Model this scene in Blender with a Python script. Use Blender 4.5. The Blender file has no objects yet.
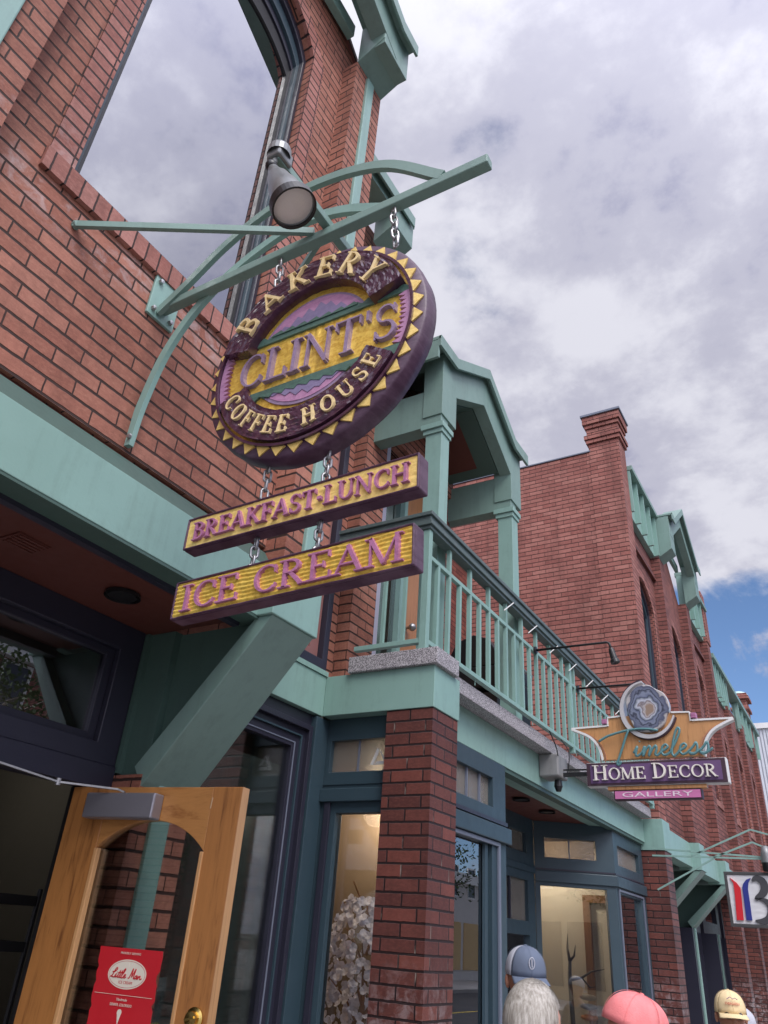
import bpy, bmesh, math, random
from math import sin, cos, pi, radians, hypot, atan2, sqrt, floor
from mathutils import Vector, Matrix, noise
from mathutils.geometry import tessellate_polygon

C = bpy.context.scene.collection
random.seed(7)
GZ = -1.65                      # pavement level; the camera is at z = 0, eye height

# ---------------------------------------------------------------- camera
sc = bpy.context.scene
cam = bpy.data.cameras.new('camera')
co = bpy.data.objects.new('camera', cam); C.objects.link(co)
Rw = ((0.86060446, -0.20166621, -0.46764379), (0.50483075, 0.4588481, 0.73116642), (0.06712591, -0.86532604, 0.49669402))
m = Matrix(((Rw[0][0], -Rw[0][1], -Rw[0][2], 0), (Rw[1][0], -Rw[1][1], -Rw[1][2], 0), (Rw[2][0], -Rw[2][1], -Rw[2][2], 0), (0, 0, 0, 1)))
co.matrix_world = m
cam.sensor_fit = 'AUTO'; cam.sensor_width = 36; cam.lens = 747.34 / 1024 * 36
cam.clip_start = 0.05; cam.clip_end = 3000
sc.camera = co

# ---------------------------------------------------------------- world, sun, exposure
SUN_EL, SUN_AZ = radians(50), radians(128)     # azimuth clockwise from +Y: out over the street, a little behind the viewer
sd = Vector((sin(SUN_AZ) * cos(SUN_EL), cos(SUN_AZ) * cos(SUN_EL), sin(SUN_EL)))
w = bpy.data.worlds.new('World'); sc.world = w; w.use_nodes = True
nt = w.node_tree; nt.nodes.clear()
def N(t, **k):
    n = nt.nodes.new(t)
    for a, b in k.items(): setattr(n, a, b)
    return n
def math_n(op, a, b=None, c=None, clamp=False):
    n = N('ShaderNodeMath', operation=op); n.use_clamp = clamp
    for i, v in enumerate((a, b, c)):
        if v is None: continue
        if isinstance(v, (int, float)): n.inputs[i].default_value = v
        else: nt.links.new(v, n.inputs[i])
    return n.outputs[0]
def ramp_n(fac, stops, interp='EASE'):
    r = N('ShaderNodeValToRGB'); r.color_ramp.interpolation = interp
    e = r.color_ramp.elements
    while len(e) > len(stops): e.remove(e[-1])
    while len(e) < len(stops): e.new(0.5)
    for el, (p, c) in zip(e, stops):
        el.position = p; el.color = (*c, 1) if len(c) == 3 else c
    nt.links.new(fac, r.inputs[0]); return r.outputs[0]
tc = N('ShaderNodeTexCoord'); sep = N('ShaderNodeSeparateXYZ'); nt.links.new(tc.outputs['Generated'], sep.inputs[0])
zc = math_n('MAXIMUM', sep.outputs[2], 0.0); zz = math_n('ADD', zc, 0.22)
px = math_n('DIVIDE', sep.outputs[0], zz); py = math_n('DIVIDE', sep.outputs[1], zz)
comb = N('ShaderNodeCombineXYZ'); nt.links.new(px, comb.inputs[0]); nt.links.new(py, comb.inputs[1])
def cloud_noise(scale, detail, rough, off, dist=0.0, stretch=(1, 1, 1), rot=0.0):
    mp = N('ShaderNodeMapping'); mp.inputs['Location'].default_value = off; mp.inputs['Scale'].default_value = stretch
    mp.inputs['Rotation'].default_value = (0, 0, rot)
    nt.links.new(comb.outputs[0], mp.inputs[0])
    n = N('ShaderNodeTexNoise'); n.inputs['Scale'].default_value = scale; n.inputs['Detail'].default_value = detail
    n.inputs['Roughness'].default_value = rough; n.inputs['Distortion'].default_value = dist
    nt.links.new(mp.outputs[0], n.inputs[0]); return n.outputs[0]
sky = N('ShaderNodeTexSky', sky_type='NISHITA'); sky.sun_disc = False
sky.sun_elevation = SUN_EL; sky.sun_rotation = SUN_AZ; sky.altitude = 2500; sky.ozone_density = 4.0; sky.dust_density = 0.0
n1 = cloud_noise(1.15, 12, 0.56, (3.1, 1.7, 0), 0.15)
n2 = cloud_noise(2.4, 14, 0.60, (8.4, 5.2, 1), 0.1)
n3 = cloud_noise(6.5, 12, 0.60, (1.4, 9.2, 2), 0.1)
def lump(c, w):
    d = N('ShaderNodeVectorMath', operation='DOT_PRODUCT'); nt.links.new(tc.outputs['Generated'], d.inputs[0]); v = Vector(c).normalized(); d.inputs[1].default_value = v
    r = N('ShaderNodeMapRange', interpolation_type='SMOOTHSTEP'); r.inputs[1].default_value = cos(radians(w)); r.inputs[2].default_value = 1.0; nt.links.new(d.outputs['Value'], r.inputs[0]); return r.outputs[0]
# cover: broken low over the street's end, closed everywhere else
lowr = N('ShaderNodeMapRange', interpolation_type='SMOOTHSTEP'); lowr.inputs[1].default_value = .45; lowr.inputs[2].default_value = .36; nt.links.new(sep.outputs[2], lowr.inputs[0])
low = math_n('MULTIPLY', lowr.outputs[0], math_n('MULTIPLY', sep.outputs[1], 1.6, clamp=True), clamp=True)
wsp = cloud_noise(2.6, 10, 0.62, (2.9, 4.1, 3), 1.2, (1.0, 0.45, 1), 0.9)
cov = math_n('ADD', math_n('MULTIPLY', n1, 1.2), math_n('MULTIPLY', n3, 0.50))
cov = math_n('SUBTRACT', cov, math_n('MULTIPLY', low, 0.57))
cov = math_n('SUBTRACT', cov, math_n('MULTIPLY', math_n('ADD', lump((-.31, .50, .805), 13), math_n('MULTIPLY', lump((-.21, .60, .77), 12), .8)), 0.155))
cov = math_n('ADD', cov, math_n('MULTIPLY', math_n('SUBTRACT', wsp, 0.5), math_n('MULTIPLY', low, 1.15)))
mask = ramp_n(cov, [(0.44, (0, 0, 0)), (0.68, (1, 1, 1))])
shade = math_n('ADD', math_n('MULTIPLY', n1, 0.25), math_n('MULTIPLY', n2, 0.50)); shade = math_n('ADD', shade, math_n('MULTIPLY', n3, 0.25))
for c_, w_, k_ in (((-.096, .611, .786), 7, -.06), ((-.17, .60, .78), 7, -.03), ((-.30, .51, .805), 10, -.02), ((.005, .533, .846), 13, .035), ((-.27, .662, .699), 13, .06), ((-.239, .391, .889), 8, .06), ((-.052, .851, .522), 14, .035), ((-.12, .70, .70), 7, .05)):
    shade = math_n('ADD', shade, math_n('MULTIPLY', lump(c_, w_), k_))
ccol = ramp_n(shade, [(0.37, (.17, .18, .29)), (0.44, (.285, .29, .395)), (0.50, (.40, .40, .485)), (0.60, (.58, .58, .645))])
glow = N('ShaderNodeVectorMath', operation='DOT_PRODUCT'); nt.links.new(tc.outputs['Generated'], glow.inputs[0]); glow.inputs[1].default_value = sd
g = math_n('MAXIMUM', glow.outputs['Value'], 0.0); g = math_n('POWER', g, 3.0)
cstr = math_n('ADD', math_n('MULTIPLY', g, CLOUD_GLOW := 4.2), 1.0)
cb = N('ShaderNodeBackground'); nt.links.new(ccol, cb.inputs[0]); nt.links.new(cstr, cb.inputs[1])
sb = N('ShaderNodeBackground'); nt.links.new(sky.outputs[0], sb.inputs[0]); sb.inputs[1].default_value = 0.13
mx = N('ShaderNodeMixShader'); nt.links.new(mask, mx.inputs[0]); nt.links.new(sb.outputs[0], mx.inputs[1]); nt.links.new(cb.outputs[0], mx.inputs[2])
wo = N('ShaderNodeOutputWorld'); nt.links.new(mx.outputs[0], wo.inputs[0])
sun = bpy.data.lights.new('sun', 'SUN'); sun.energy = 1.5; sun.angle = radians(25); sun.color = (1, .95, .88)
so = bpy.data.objects.new('sun', sun); C.objects.link(so)
so.rotation_euler = (-sd).to_track_quat('-Z', 'Y').to_euler()
vs = sc.view_settings; vs.view_transform = 'Standard'; vs.look = 'None'; vs.gamma = 1; vs.use_curve_mapping = False; vs.exposure = 0.38

# ---------------------------------------------------------------- tagging
def tag(o, label=None, cat=None, group=None, kind=None):
    if label: o['label'] = label
    if cat: o['category'] = cat
    if group: o['group'] = group
    if kind: o['kind'] = kind
    return o
def empty(name, loc, label=None, cat=None, group=None):
    o = bpy.data.objects.new(name, None); C.objects.link(o); o.location = loc; o.empty_display_size = .1
    return tag(o, label, cat, group)

# ---------------------------------------------------------------- mesh collector
def circ_seg(cy, hw, zs, a, n):          # segmental arch points from right spring to left spring (y, z)
    R = hypot(hw, a); zc_ = zs - a; t0 = atan2(a, hw); t1 = pi - t0
    return [(cy + R * cos(t0 + (t1 - t0) * i / n), zc_ + R * sin(t0 + (t1 - t0) * i / n)) for i in range(n + 1)]
def arch_outline(cy, hw, zb, zs, a, n=20):
    return [(cy - hw, zb), (cy + hw, zb)] + circ_seg(cy, hw, zs, a, n)
class MB:
    def __init__(s): s.v = []; s.f = []
    def add(s, vs, fs):
        b = len(s.v); s.v += [tuple(p) for p in vs]; s.f += [tuple(i + b for i in f) for f in fs]; return s
    def box(s, x0, x1, y0, y1, z0, z1):
        if x0 > x1: x0, x1 = x1, x0
        if y0 > y1: y0, y1 = y1, y0
        if z0 > z1: z0, z1 = z1, z0
        return s.add([(x0, y0, z0), (x1, y0, z0), (x1, y1, z0), (x0, y1, z0), (x0, y0, z1), (x1, y0, z1), (x1, y1, z1), (x0, y1, z1)],
                     [(0, 3, 2, 1), (4, 5, 6, 7), (0, 1, 5, 4), (1, 2, 6, 5), (2, 3, 7, 6), (3, 0, 4, 7)])
    def prism(s, axis, a, b, outer, holes=(), M=None):
        polys = [list(outer)] + [list(h) for h in holes]
        flat = [p for q in polys for p in q]
        if M is None:
            if axis == 'x': M = lambda p, q, h: (h, p, q)
            elif axis == 'y': M = lambda p, q, h: (p, h, q)
            else: M = lambda p, q, h: (p, q, h)
        if len(polys) == 1 and len(outer) <= 4: tris = [tuple(range(len(outer)))]
        else: tris = tessellate_polygon([[Vector((p[0], p[1], 0)) for p in q] for q in polys])
        n = len(flat)
        vs = [M(p[0], p[1], a) for p in flat] + [M(p[0], p[1], b) for p in flat]
        fs = [tuple(t) for t in tris] + [tuple(i + n for i in reversed(t)) for t in tris]
        k = 0
        for q in polys:
            L = len(q)
            for i in range(L): fs.append((k + i, k + (i + 1) % L, k + (i + 1) % L + n, k + i + n))
            k += L
        return s.add(vs, fs)
    def ring(s, axis, a, b, outer, inner):     # outer and inner outlines with equal counts
        n = len(outer)
        M = (lambda p, q, h: (h, p, q)) if axis == 'x' else (lambda p, q, h: (p, h, q))
        vs = [M(*p, h) for h in (a, b) for q in (outer, inner) for p in q]
        fs = []
        for i in range(n):
            j = (i + 1) % n
            fs += [(i, j, n + j, n + i), (2*n + j, 2*n + i, 3*n + i, 3*n + j), (i, 2*n + i, 2*n + j, j), (n + i, n + j, 3*n + j, 3*n + i)]
        return s.add(vs, fs)
    def tube(s, pts, r, n=8, cap=True, closed=False):
        P = [Vector(p) for p in pts]; m_ = len(P); rs = r if isinstance(r, (list, tuple)) else [r] * m_
        prev = None; rings = []
        for i in range(m_):
            if closed: t = P[(i + 1) % m_] - P[i - 1]
            else: t = P[min(i + 1, m_ - 1)] - P[max(i - 1, 0)]
            t.normalize()
            if prev is None:
                ref = Vector((0, 0, 1)) if abs(t.z) < .9 else Vector((1, 0, 0)); u = t.cross(ref).normalized()
            else: u = (prev - t * prev.dot(t)).normalized()
            prev = u; v = t.cross(u)
            rings.append([P[i] + (u * cos(2*pi*k/n) + v * sin(2*pi*k/n)) * rs[i] for k in range(n)])
        vs = [p for q in rings for p in q]; fs = []
        for i in range(m_ if closed else m_ - 1):
            j = (i + 1) % m_
            for k in range(n): fs.append((i*n + k, i*n + (k+1) % n, j*n + (k+1) % n, j*n + k))
        if cap and not closed: fs += [tuple(reversed(range(n))), tuple(range((m_-1)*n, m_*n))]
        return s.add(vs, fs)
    def bar(s, pts, wd, ht, up=(0, 0, 1)):       # rectangular bar along points
        P = [Vector(p) for p in pts]; m_ = len(P); up = Vector(up); vs = []; fs = []
        for i in range(m_):
            t = (P[min(i+1, m_-1)] - P[max(i-1, 0)]).normalized(); u = t.cross(up).normalized(); v = u.cross(t).normalized()
            for a, b in ((-1, -1), (1, -1), (1, 1), (-1, 1)): vs.append(P[i] + u * a * wd / 2 + v * b * ht / 2)
        for i in range(m_ - 1):
            for k in range(4): fs.append((i*4 + k, i*4 + (k+1) % 4, i*4 + 4 + (k+1) % 4, i*4 + 4 + k))
        fs += [(3, 2, 1, 0), tuple(range((m_-1)*4, m_*4))]
        return s.add(vs, fs)
    def lathe(s, prof, c, axis=(0, 0, 1), n=24):  # prof (r, h)
        ax = Vector(axis).normalized(); ref = Vector((0, 0, 1)) if abs(ax.z) < .9 else Vector((1, 0, 0))
        u = ax.cross(ref).normalized(); v = ax.cross(u); c = Vector(c); vs = []; fs = []
        for r_, h in prof:
            for k in range(n): vs.append(c + ax * h + (u * cos(2*pi*k/n) + v * sin(2*pi*k/n)) * max(r_, 1e-5))
        for i in range(len(prof) - 1):
            for k in range(n): fs.append((i*n + k, i*n + (k+1) % n, (i+1)*n + (k+1) % n, (i+1)*n + k))
        return s.add(vs, fs)
    def ball(s, c, r, n=12, sc_=(1, 1, 1)):
        vs = []; fs = []; m_ = n // 2
        for i in range(m_ + 1):
            for k in range(n):
                a = pi * i / m_; b = 2 * pi * k / n
                vs.append((c[0] + r*sc_[0]*sin(a)*cos(b), c[1] + r*sc_[1]*sin(a)*sin(b), c[2] + r*sc_[2]*cos(a)))
        for i in range(m_):
            for k in range(n): fs.append((i*n + k, (i+1)*n + k, (i+1)*n + (k+1) % n, i*n + (k+1) % n))
        return s.add(vs, fs)
    def build(s, name, mat, parent=None, bevel=0, smooth=False, v0=0.0, u0=0.0, merge=False):
        me = bpy.data.meshes.new(name); me.from_pydata(s.v, [], s.f)
        bm = bmesh.new(); bm.from_mesh(me)
        if merge: bmesh.ops.remove_doubles(bm, verts=bm.verts, dist=1e-5)
        bmesh.ops.recalc_face_normals(bm, faces=bm.faces)
        uvl = bm.loops.layers.uv.new('UVMap')
        for f in bm.faces:
            nx, ny, nz = (abs(q) for q in f.normal); f.smooth = smooth
            for lp in f.loops:
                p = lp.vert.co
                if nz > .75: lp[uvl].uv = (p.y + u0, p.x)
                else: lp[uvl].uv = (p.x + p.y + u0, p.z - v0)
        bm.to_mesh(me); bm.free()
        me.materials.append(mat)
        o = bpy.data.objects.new(name, me); C.objects.link(o)
        if parent is not None:
            o.parent = parent
            pl = parent
            off = Vector((0, 0, 0))
            while pl is not None: off += pl.location; pl = pl.parent
            me.transform(Matrix.Translation(-off))
        if bevel:
            b = o.modifiers.new('bevel', 'BEVEL'); b.width = bevel; b.segments = 2; b.limit_method = 'ANGLE'; b.angle_limit = radians(40)
            b.harden_normals = False
        return o

# ---------------------------------------------------------------- materials
def new_mat(name):
    mt = bpy.data.materials.new(name); mt.use_nodes = True
    return mt, mt.node_tree, mt.node_tree.nodes['Principled BSDF']
class NT:
    def __init__(s, t): s.t = t
    def n(s, ty, **k):
        q = s.t.nodes.new(ty)
        for a, b in k.items(): setattr(q, a, b)
        return q
    def link(s, a, b): s.t.links.new(a, b)
    def m(s, op, a, b=None, c=None, clamp=False):
        q = s.n('ShaderNodeMath', operation=op); q.use_clamp = clamp
        for i, v in enumerate((a, b, c)):
            if v is None: continue
            if isinstance(v, (int, float)): q.inputs[i].default_value = v
            else: s.link(v, q.inputs[i])
        return q.outputs[0]
    def noise(s, vec, scale, detail=4, rough=.55, dist=0):
        q = s.n('ShaderNodeTexNoise'); q.inputs['Scale'].default_value = scale; q.inputs['Detail'].default_value = detail
        q.inputs['Roughness'].default_value = rough; q.inputs['Distortion'].default_value = dist
        if vec is not None: s.link(vec, q.inputs[0])
        return q.outputs[0]
    def ramp(s, f, stops, interp='LINEAR'):
        r = s.n('ShaderNodeValToRGB'); r.color_ramp.interpolation = interp; e = r.color_ramp.elements
        while len(e) < len(stops): e.new(.5)
        for el, (p, c) in zip(e, stops): el.position = p; el.color = (*c, 1)
        s.link(f, r.inputs[0]); return r.outputs[0]
    def mix(s, f, a, b, mode='MIX'):
        q = s.n('ShaderNodeMix', data_type='RGBA', blend_type=mode)
        for i, v in ((0, f), (6, a), (7, b)):
            if isinstance(v, (int, float)): q.inputs[i].default_value = v
            elif isinstance(v, tuple): q.inputs[i].default_value = (*v, 1)
            else: s.link(v, q.inputs[i])
        return q.outputs[2]
    def mapping(s, vec, sc_=(1, 1, 1), loc=(0, 0, 0)):
        q = s.n('ShaderNodeMapping'); q.inputs['Scale'].default_value = sc_; q.inputs['Location'].default_value = loc
        s.link(vec, q.inputs[0]); return q.outputs[0]
    def bump(s, h, strength, dist, P):
        b = s.n('ShaderNodeBump'); b.inputs['Strength'].default_value = strength; b.inputs['Distance'].default_value = dist
        s.link(h, b.inputs['Height']); s.link(b.outputs[0], P.inputs['Normal'])

def paint(name, col, rough=.5, var=.12, bumpd=.0006, bscale=90, dirt=0.0, dirtcol=(.05, .045, .04), metal=0.0, spec=.5):
    mt, t, P = new_mat(name); k = NT(t); tcn = k.n('ShaderNodeTexCoord')
    geo = k.n('ShaderNodeNewGeometry'); pos = geo.outputs['Position']
    n_ = k.noise(pos, 3.0, 5, .6); f = k.m('MULTIPLY_ADD', n_, var * 2, 1 - var)
    c = k.mix(1.0, col, f, 'MULTIPLY')
    mlt = k.n('ShaderNodeMix', data_type='RGBA', blend_type='MULTIPLY'); mlt.inputs[0].default_value = 1
    mlt.inputs[6].default_value = (*col, 1); cmb = k.n('ShaderNodeCombineColor')
    for i in range(3): k.link(f, cmb.inputs[i])
    k.link(cmb.outputs[0], mlt.inputs[7]); c = mlt.outputs[2]
    if dirt:
        st = k.noise(k.mapping(pos, (14, 14, 1.1)), 1.0, 6, .65)
        sp = k.noise(pos, 22, 5, .7)
        d = k.m('MULTIPLY', k.ramp(k.m('ADD', k.m('MULTIPLY', st, .7), k.m('MULTIPLY', sp, .3)), [(.5, (0, 0, 0)), (.72, (1, 1, 1))]), dirt)
        c = k.mix(d, c, dirtcol)
    k.link(c, P.inputs['Base Color'])
    r = k.noise(pos, 14, 4, .6); k.link(k.m('MULTIPLY_ADD', r, .25, rough - .12), P.inputs['Roughness'])
    P.inputs['Metallic'].default_value = metal; P.inputs['Specular IOR Level'].default_value = spec
    k.bump(k.noise(pos, bscale, 3, .6), .6, bumpd, P)
    return mt
def plain(name, col, rough=.5, metal=0, emit=None, es=0):
    mt, t, P = new_mat(name); P.inputs['Base Color'].default_value = (*col, 1); P.inputs['Roughness'].default_value = rough; P.inputs['Metallic'].default_value = metal
    if emit: P.inputs['Emission Color'].default_value = (*emit, 1); P.inputs['Emission Strength'].default_value = es
    return mt
def brick(name, c1, c2, c3, mortar, bw=.208, bh=.0695, jt=.0095, bond=.5, efflo=None, rough=.78, jv=None, gap_bright=None, dep=.006):
    """running bond from UV metres: raked joints, colour per brick, blotches, worn edges"""
    mt, t, P = new_mat(name); k = NT(t)
    uvn = k.n('ShaderNodeUVMap'); geo = k.n('ShaderNodeNewGeometry'); pos = geo.outputs['Position']
    dn = k.n('ShaderNodeTexNoise'); dn.inputs['Scale'].default_value = 26; dn.inputs['Detail'].default_value = 3; k.link(pos, dn.inputs[0])
    sub = k.n('ShaderNodeVectorMath', operation='SUBTRACT'); k.link(dn.outputs['Color'], sub.inputs[0]); sub.inputs[1].default_value = (.5, .5, .5)
    scl = k.n('ShaderNodeVectorMath', operation='SCALE'); k.link(sub.outputs[0], scl.inputs[0]); scl.inputs['Scale'].default_value = .006
    ad = k.n('ShaderNodeVectorMath', operation='ADD'); k.link(uvn.outputs[0], ad.inputs[0]); k.link(scl.outputs[0], ad.inputs[1])
    s = k.n('ShaderNodeSeparateXYZ'); k.link(ad.outputs[0], s.inputs[0])
    s0 = k.n('ShaderNodeSeparateXYZ'); k.link(uvn.outputs[0], s0.inputs[0])
    vv = k.m('DIVIDE', s.outputs[1], bh); row = k.m('FLOOR', k.m('DIVIDE', s0.outputs[1], bh))
    row = k.m('FLOOR', vv)
    jit = k.n('ShaderNodeTexWhiteNoise', noise_dimensions='1D'); k.link(row, jit.inputs['W'])
    uu = k.m('ADD', k.m('DIVIDE', s.outputs[0], bw), k.m('MULTIPLY', k.m('FLOORED_MODULO', row, 2.0), bond))
    uu = k.m('ADD', uu, k.m('MULTIPLY', k.m('SUBTRACT', jit.outputs['Value'], .5), .07 if bond else 0))
    ci = k.m('FLOOR', uu); fu = k.m('FRACT', uu); fv = k.m('FRACT', vv)
    du = k.m('MULTIPLY', k.m('SUBTRACT', .5, k.m('ABSOLUTE', k.m('SUBTRACT', fu, .5))), bw)   # metres to vertical joint centre
    dv = k.m('MULTIPLY', k.m('SUBTRACT', .5, k.m('ABSOLUTE', k.m('SUBTRACT', fv, .5))), bh)
    jv = jv or jt * .8
    mu = k.n('ShaderNodeMapRange', interpolation_type='SMOOTHSTEP'); mu.inputs[1].default_value = jv * .32; mu.inputs[2].default_value = jv * .62; k.link(du, mu.inputs[0])
    mv = k.n('ShaderNodeMapRange', interpolation_type='SMOOTHSTEP'); mv.inputs[1].default_value = jt * .36; mv.inputs[2].default_value = jt * .62; k.link(dv, mv.inputs[0])
    body = k.m('MULTIPLY', mu.outputs[0], mv.outputs[0])
    cv = k.n('ShaderNodeCombineXYZ'); k.link(ci, cv.inputs[0]); k.link(row, cv.inputs[1])
    wn = k.n('ShaderNodeTexWhiteNoise', noise_dimensions='2D'); k.link(cv.outputs[0], wn.inputs['Vector'])
    bc = k.ramp(wn.outputs['Value'], [(0.0, c1), (.55, c2), (1.0, c3)])
    spk = k.noise(pos, 260, 3, .7); blt = k.noise(pos, 9, 5, .6); big = k.noise(pos, 1.1, 4, .6)
    mid = k.noise(k.mapping(pos, (1, 1, 2.2)), 42, 4, .7)
    f = k.m('ADD', k.m('MULTIPLY', spk, .45), k.m('MULTIPLY', blt, .5)); f = k.m('ADD', f, k.m('MULTIPLY', mid, .6)); f = k.m('ADD', f, k.m('MULTIPLY', big, .45)); f = k.m('MULTIPLY_ADD', f, 1.35, -.32)
    cm = k.n('ShaderNodeCombineColor')
    for i in range(3): k.link(f, cm.inputs[i])
    bc = k.mix(1.0, bc, cm.outputs[0], 'MULTIPLY')
    bc = k.mix(k.ramp(mid, [(.5, (0, 0, 0)), (.72, (.35, .35, .35))]), bc, (c3[0] * 1.05, c3[1] * 1.35, c3[2] * 1.3))
    if efflo:                                   # lime bloom: real stain with its own shape, low on the pier / below the sill
        zlo, zhi, amt = efflo[:3]
        ps = k.n('ShaderNodeSeparateXYZ'); k.link(pos, ps.inputs[0])
        mr = k.n('ShaderNodeMapRange'); mr.inputs[1].default_value = zhi; mr.inputs[2].default_value = zlo; k.link(k.m('ABSOLUTE', k.m('SUBTRACT', ps.outputs[2], efflo[3])) if len(efflo) > 3 else ps.outputs[2], mr.inputs[0])
        e = k.ramp(k.noise(pos, 13, 6, .7, .5), [(.47, (0, 0, 0)), (.66, (1, 1, 1))])
        e = k.m('MULTIPLY', k.m('MULTIPLY', e, mr.outputs[0]), amt)
        bc = k.mix(e, bc, (.55, .5, .5))
    mc = k.mix(k.noise(pos, 40, 3), mortar, tuple(q * 1.9 for q in mortar))
    if gap_bright:                              # smeared pale mortar in the upright joints
        hm = k.m('MULTIPLY', k.m('SUBTRACT', 1.0, mu.outputs[0]), mv.outputs[0])
        mc = k.mix(k.m('MULTIPLY', hm, k.ramp(k.noise(pos, 7, 3), [(.54, (0, 0, 0)), (.66, (.8, .8, .8))])), mc, gap_bright)
    fin = k.mix(body, mc, bc)
    stn = k.ramp(k.noise(k.mapping(pos, (5, 5, .55)), 1.0, 6, .65), [(.50, (0, 0, 0)), (.72, (.5, .5, .5))])
    k.link(k.mix(stn, fin, tuple(q * .35 for q in c1)), P.inputs['Base Color'])
    P.inputs['Roughness'].default_value = rough
    h = k.m('ADD', body, k.m('MULTIPLY', k.m('ADD', spk, blt), .10)); h = k.m('ADD', h, k.m('MULTIPLY', wn.outputs['Value'], .18))
    k.bump(h, 1.0, dep, P)
    return mt
def wood(name, c1, c2, rough=.45, axis='z', scale=1.0):
    mt, t, P = new_mat(name); k = NT(t); g_ = k.n('ShaderNodeNewGeometry'); pos = g_.outputs['Position']
    scv = {'z': (26, 26, 2.2), 'y': (26, 2.2, 26), 'x': (2.2, 26, 26)}[axis]
    a = k.noise(k.mapping(pos, tuple(q * scale for q in scv)), 1.0, 6, .62, 1.1)
    b = k.noise(k.mapping(pos, tuple(q * scale * 5 for q in scv)), 1.0, 3, .6)
    v = k.m('ADD', k.m('MULTIPLY', a, .75), k.m('MULTIPLY', b, .25))
    k.link(k.ramp(v, [(.33, c2), (.47, c1), (.6, tuple(q * 1.1 for q in c1)), (.72, c2)]), P.inputs['Base Color'])
    P.inputs['Roughness'].default_value = rough; k.bump(v, .5, .001, P)
    P.inputs['Coat Weight'].default_value = .25; P.inputs['Coat Roughness'].default_value = .25
    return mt
def glass(name, refl, tint=(.9, .93, .92), wob=.0, body=0.0, bodycol=(.1, .1, .1), fk=1.7):
    mt = bpy.data.materials.new(name); mt.use_nodes = True; t = mt.node_tree; t.nodes.clear(); k = NT(t)
    tr = k.n('ShaderNodeBsdfTransparent'); tr.inputs[0].default_value = (*tint, 1)
    gl = k.n('ShaderNodeBsdfGlossy'); gl.inputs['Roughness'].default_value = .0; gl.inputs[0].default_value = (.95, .96, 1, 1)
    fr = k.n('ShaderNodeFresnel'); fr.inputs[0].default_value = 1.5
    fac = k.m('ADD', k.m('MULTIPLY', fr.outputs[0], fk), refl, clamp=True)
    mxx = k.n('ShaderNodeMixShader'); k.link(fac, mxx.inputs[0]); k.link(tr.outputs[0], mxx.inputs[1]); k.link(gl.outputs[0], mxx.inputs[2])
    out = mxx.outputs[0]
    if body:
        df = k.n('ShaderNodeBsdfDiffuse'); df.inputs[0].default_value = (*bodycol, 1)
        m2 = k.n('ShaderNodeMixShader'); m2.inputs[0].default_value = body; k.link(mxx.outputs[0], m2.inputs[1]); k.link(df.outputs[0], m2.inputs[2]); out = m2.outputs[0]
    if wob:
        g_ = k.n('ShaderNodeNewGeometry'); b = k.n('ShaderNodeBump'); b.inputs['Strength'].default_value = 1; b.inputs['Distance'].default_value = wob
        k.link(k.noise(g_.outputs['Position'], 34 if wob > .001 else 2.2, 2), b.inputs['Height']); k.link(b.outputs[0], gl.inputs['Normal'])
    o = k.n('ShaderNodeOutputMaterial'); k.link(out, o.inputs[0]); return mt

BR = brick('brick_facade', (.262, .090, .058), (.322, .124, .082), (.378, .158, .108), (.026, .012, .009), rough=.8, jt=.0122, jv=.0062, efflo=(0.0, .17, .55, 2.36))
BR_SHADE = brick('brick_far_facade_shaded', (.15, .048, .040), (.21, .072, .058), (.27, .098, .078), (.035, .015, .012), rough=.8, jt=.013, jv=.006)  # facade brick darkened in its colour for the shade on the far building
BR_ROW = brick('brick_header_course', (.28, .095, .07), (.34, .13, .10), (.40, .17, .135), (.022, .010, .009), bw=.105, bh=.0695, bond=0, efflo=(2.3, 2.9, .55), jt=.013, jv=.006)
BR_SILL = brick('brick_sill_course', (.28, .10, .075), (.34, .14, .11), (.40, .18, .145), (.025, .012, .010), bw=.0695, bh=.16, bond=0)
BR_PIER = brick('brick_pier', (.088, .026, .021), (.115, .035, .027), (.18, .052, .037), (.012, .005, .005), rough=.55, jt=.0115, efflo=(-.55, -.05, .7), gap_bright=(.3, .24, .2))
BR_FAR = brick('brick_side_wall', (.25, .082, .064), (.31, .115, .090), (.36, .15, .118), (.045, .016, .013), rough=.82, jt=.013, jv=.006)
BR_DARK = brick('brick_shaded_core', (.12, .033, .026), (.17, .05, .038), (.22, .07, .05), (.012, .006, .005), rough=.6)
GREEN = paint('sage_green_paint', (.235, .385, .335), .42, .13, dirt=.42, dirtcol=(.13, .19, .16))
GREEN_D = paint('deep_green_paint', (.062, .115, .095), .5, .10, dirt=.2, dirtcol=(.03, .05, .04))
GREEN_M = paint('green_bracket_paint', (.185, .290, .250), .45, .13, dirt=.35, dirtcol=(.08, .12, .10))
BLUE = paint('slate_blue_paint', (.034, .062, .080), .42, .10)
NAVY = paint('navy_paint', (.026, .026, .042), .35, .10)
RAILC = paint('weathered_rail_paint', (.085, .12, .115), .5, .15, dirt=.5, dirtcol=(.2, .2, .19))
REDSOF = paint('oxblood_soffit_paint', (.105, .030, .021), .55, .10)
GREYP = paint('grey_blue_window_trim', (.15, .17, .22), .45, .1)
BLACK = paint('black_metal', (.012, .012, .013), .4, .1)
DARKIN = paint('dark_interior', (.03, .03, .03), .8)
STEEL = paint('galvanised_steel', (.42, .42, .42), .38, .25, metal=.85)
ALU = paint('brushed_aluminium', (.34, .33, .36), .38, .08, metal=.7)
LAMPM = paint('grey_lamp_enamel', (.21, .22, .22), .33, .12, dirt=.35, dirtcol=(.12, .11, .10), metal=.35)
BRASS = paint('brass', (.75, .53, .16), .25, .08, metal=1.0)
WHITEP = paint('white_paint', (.72, .72, .70), .5, .06, dirt=.15)
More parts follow.
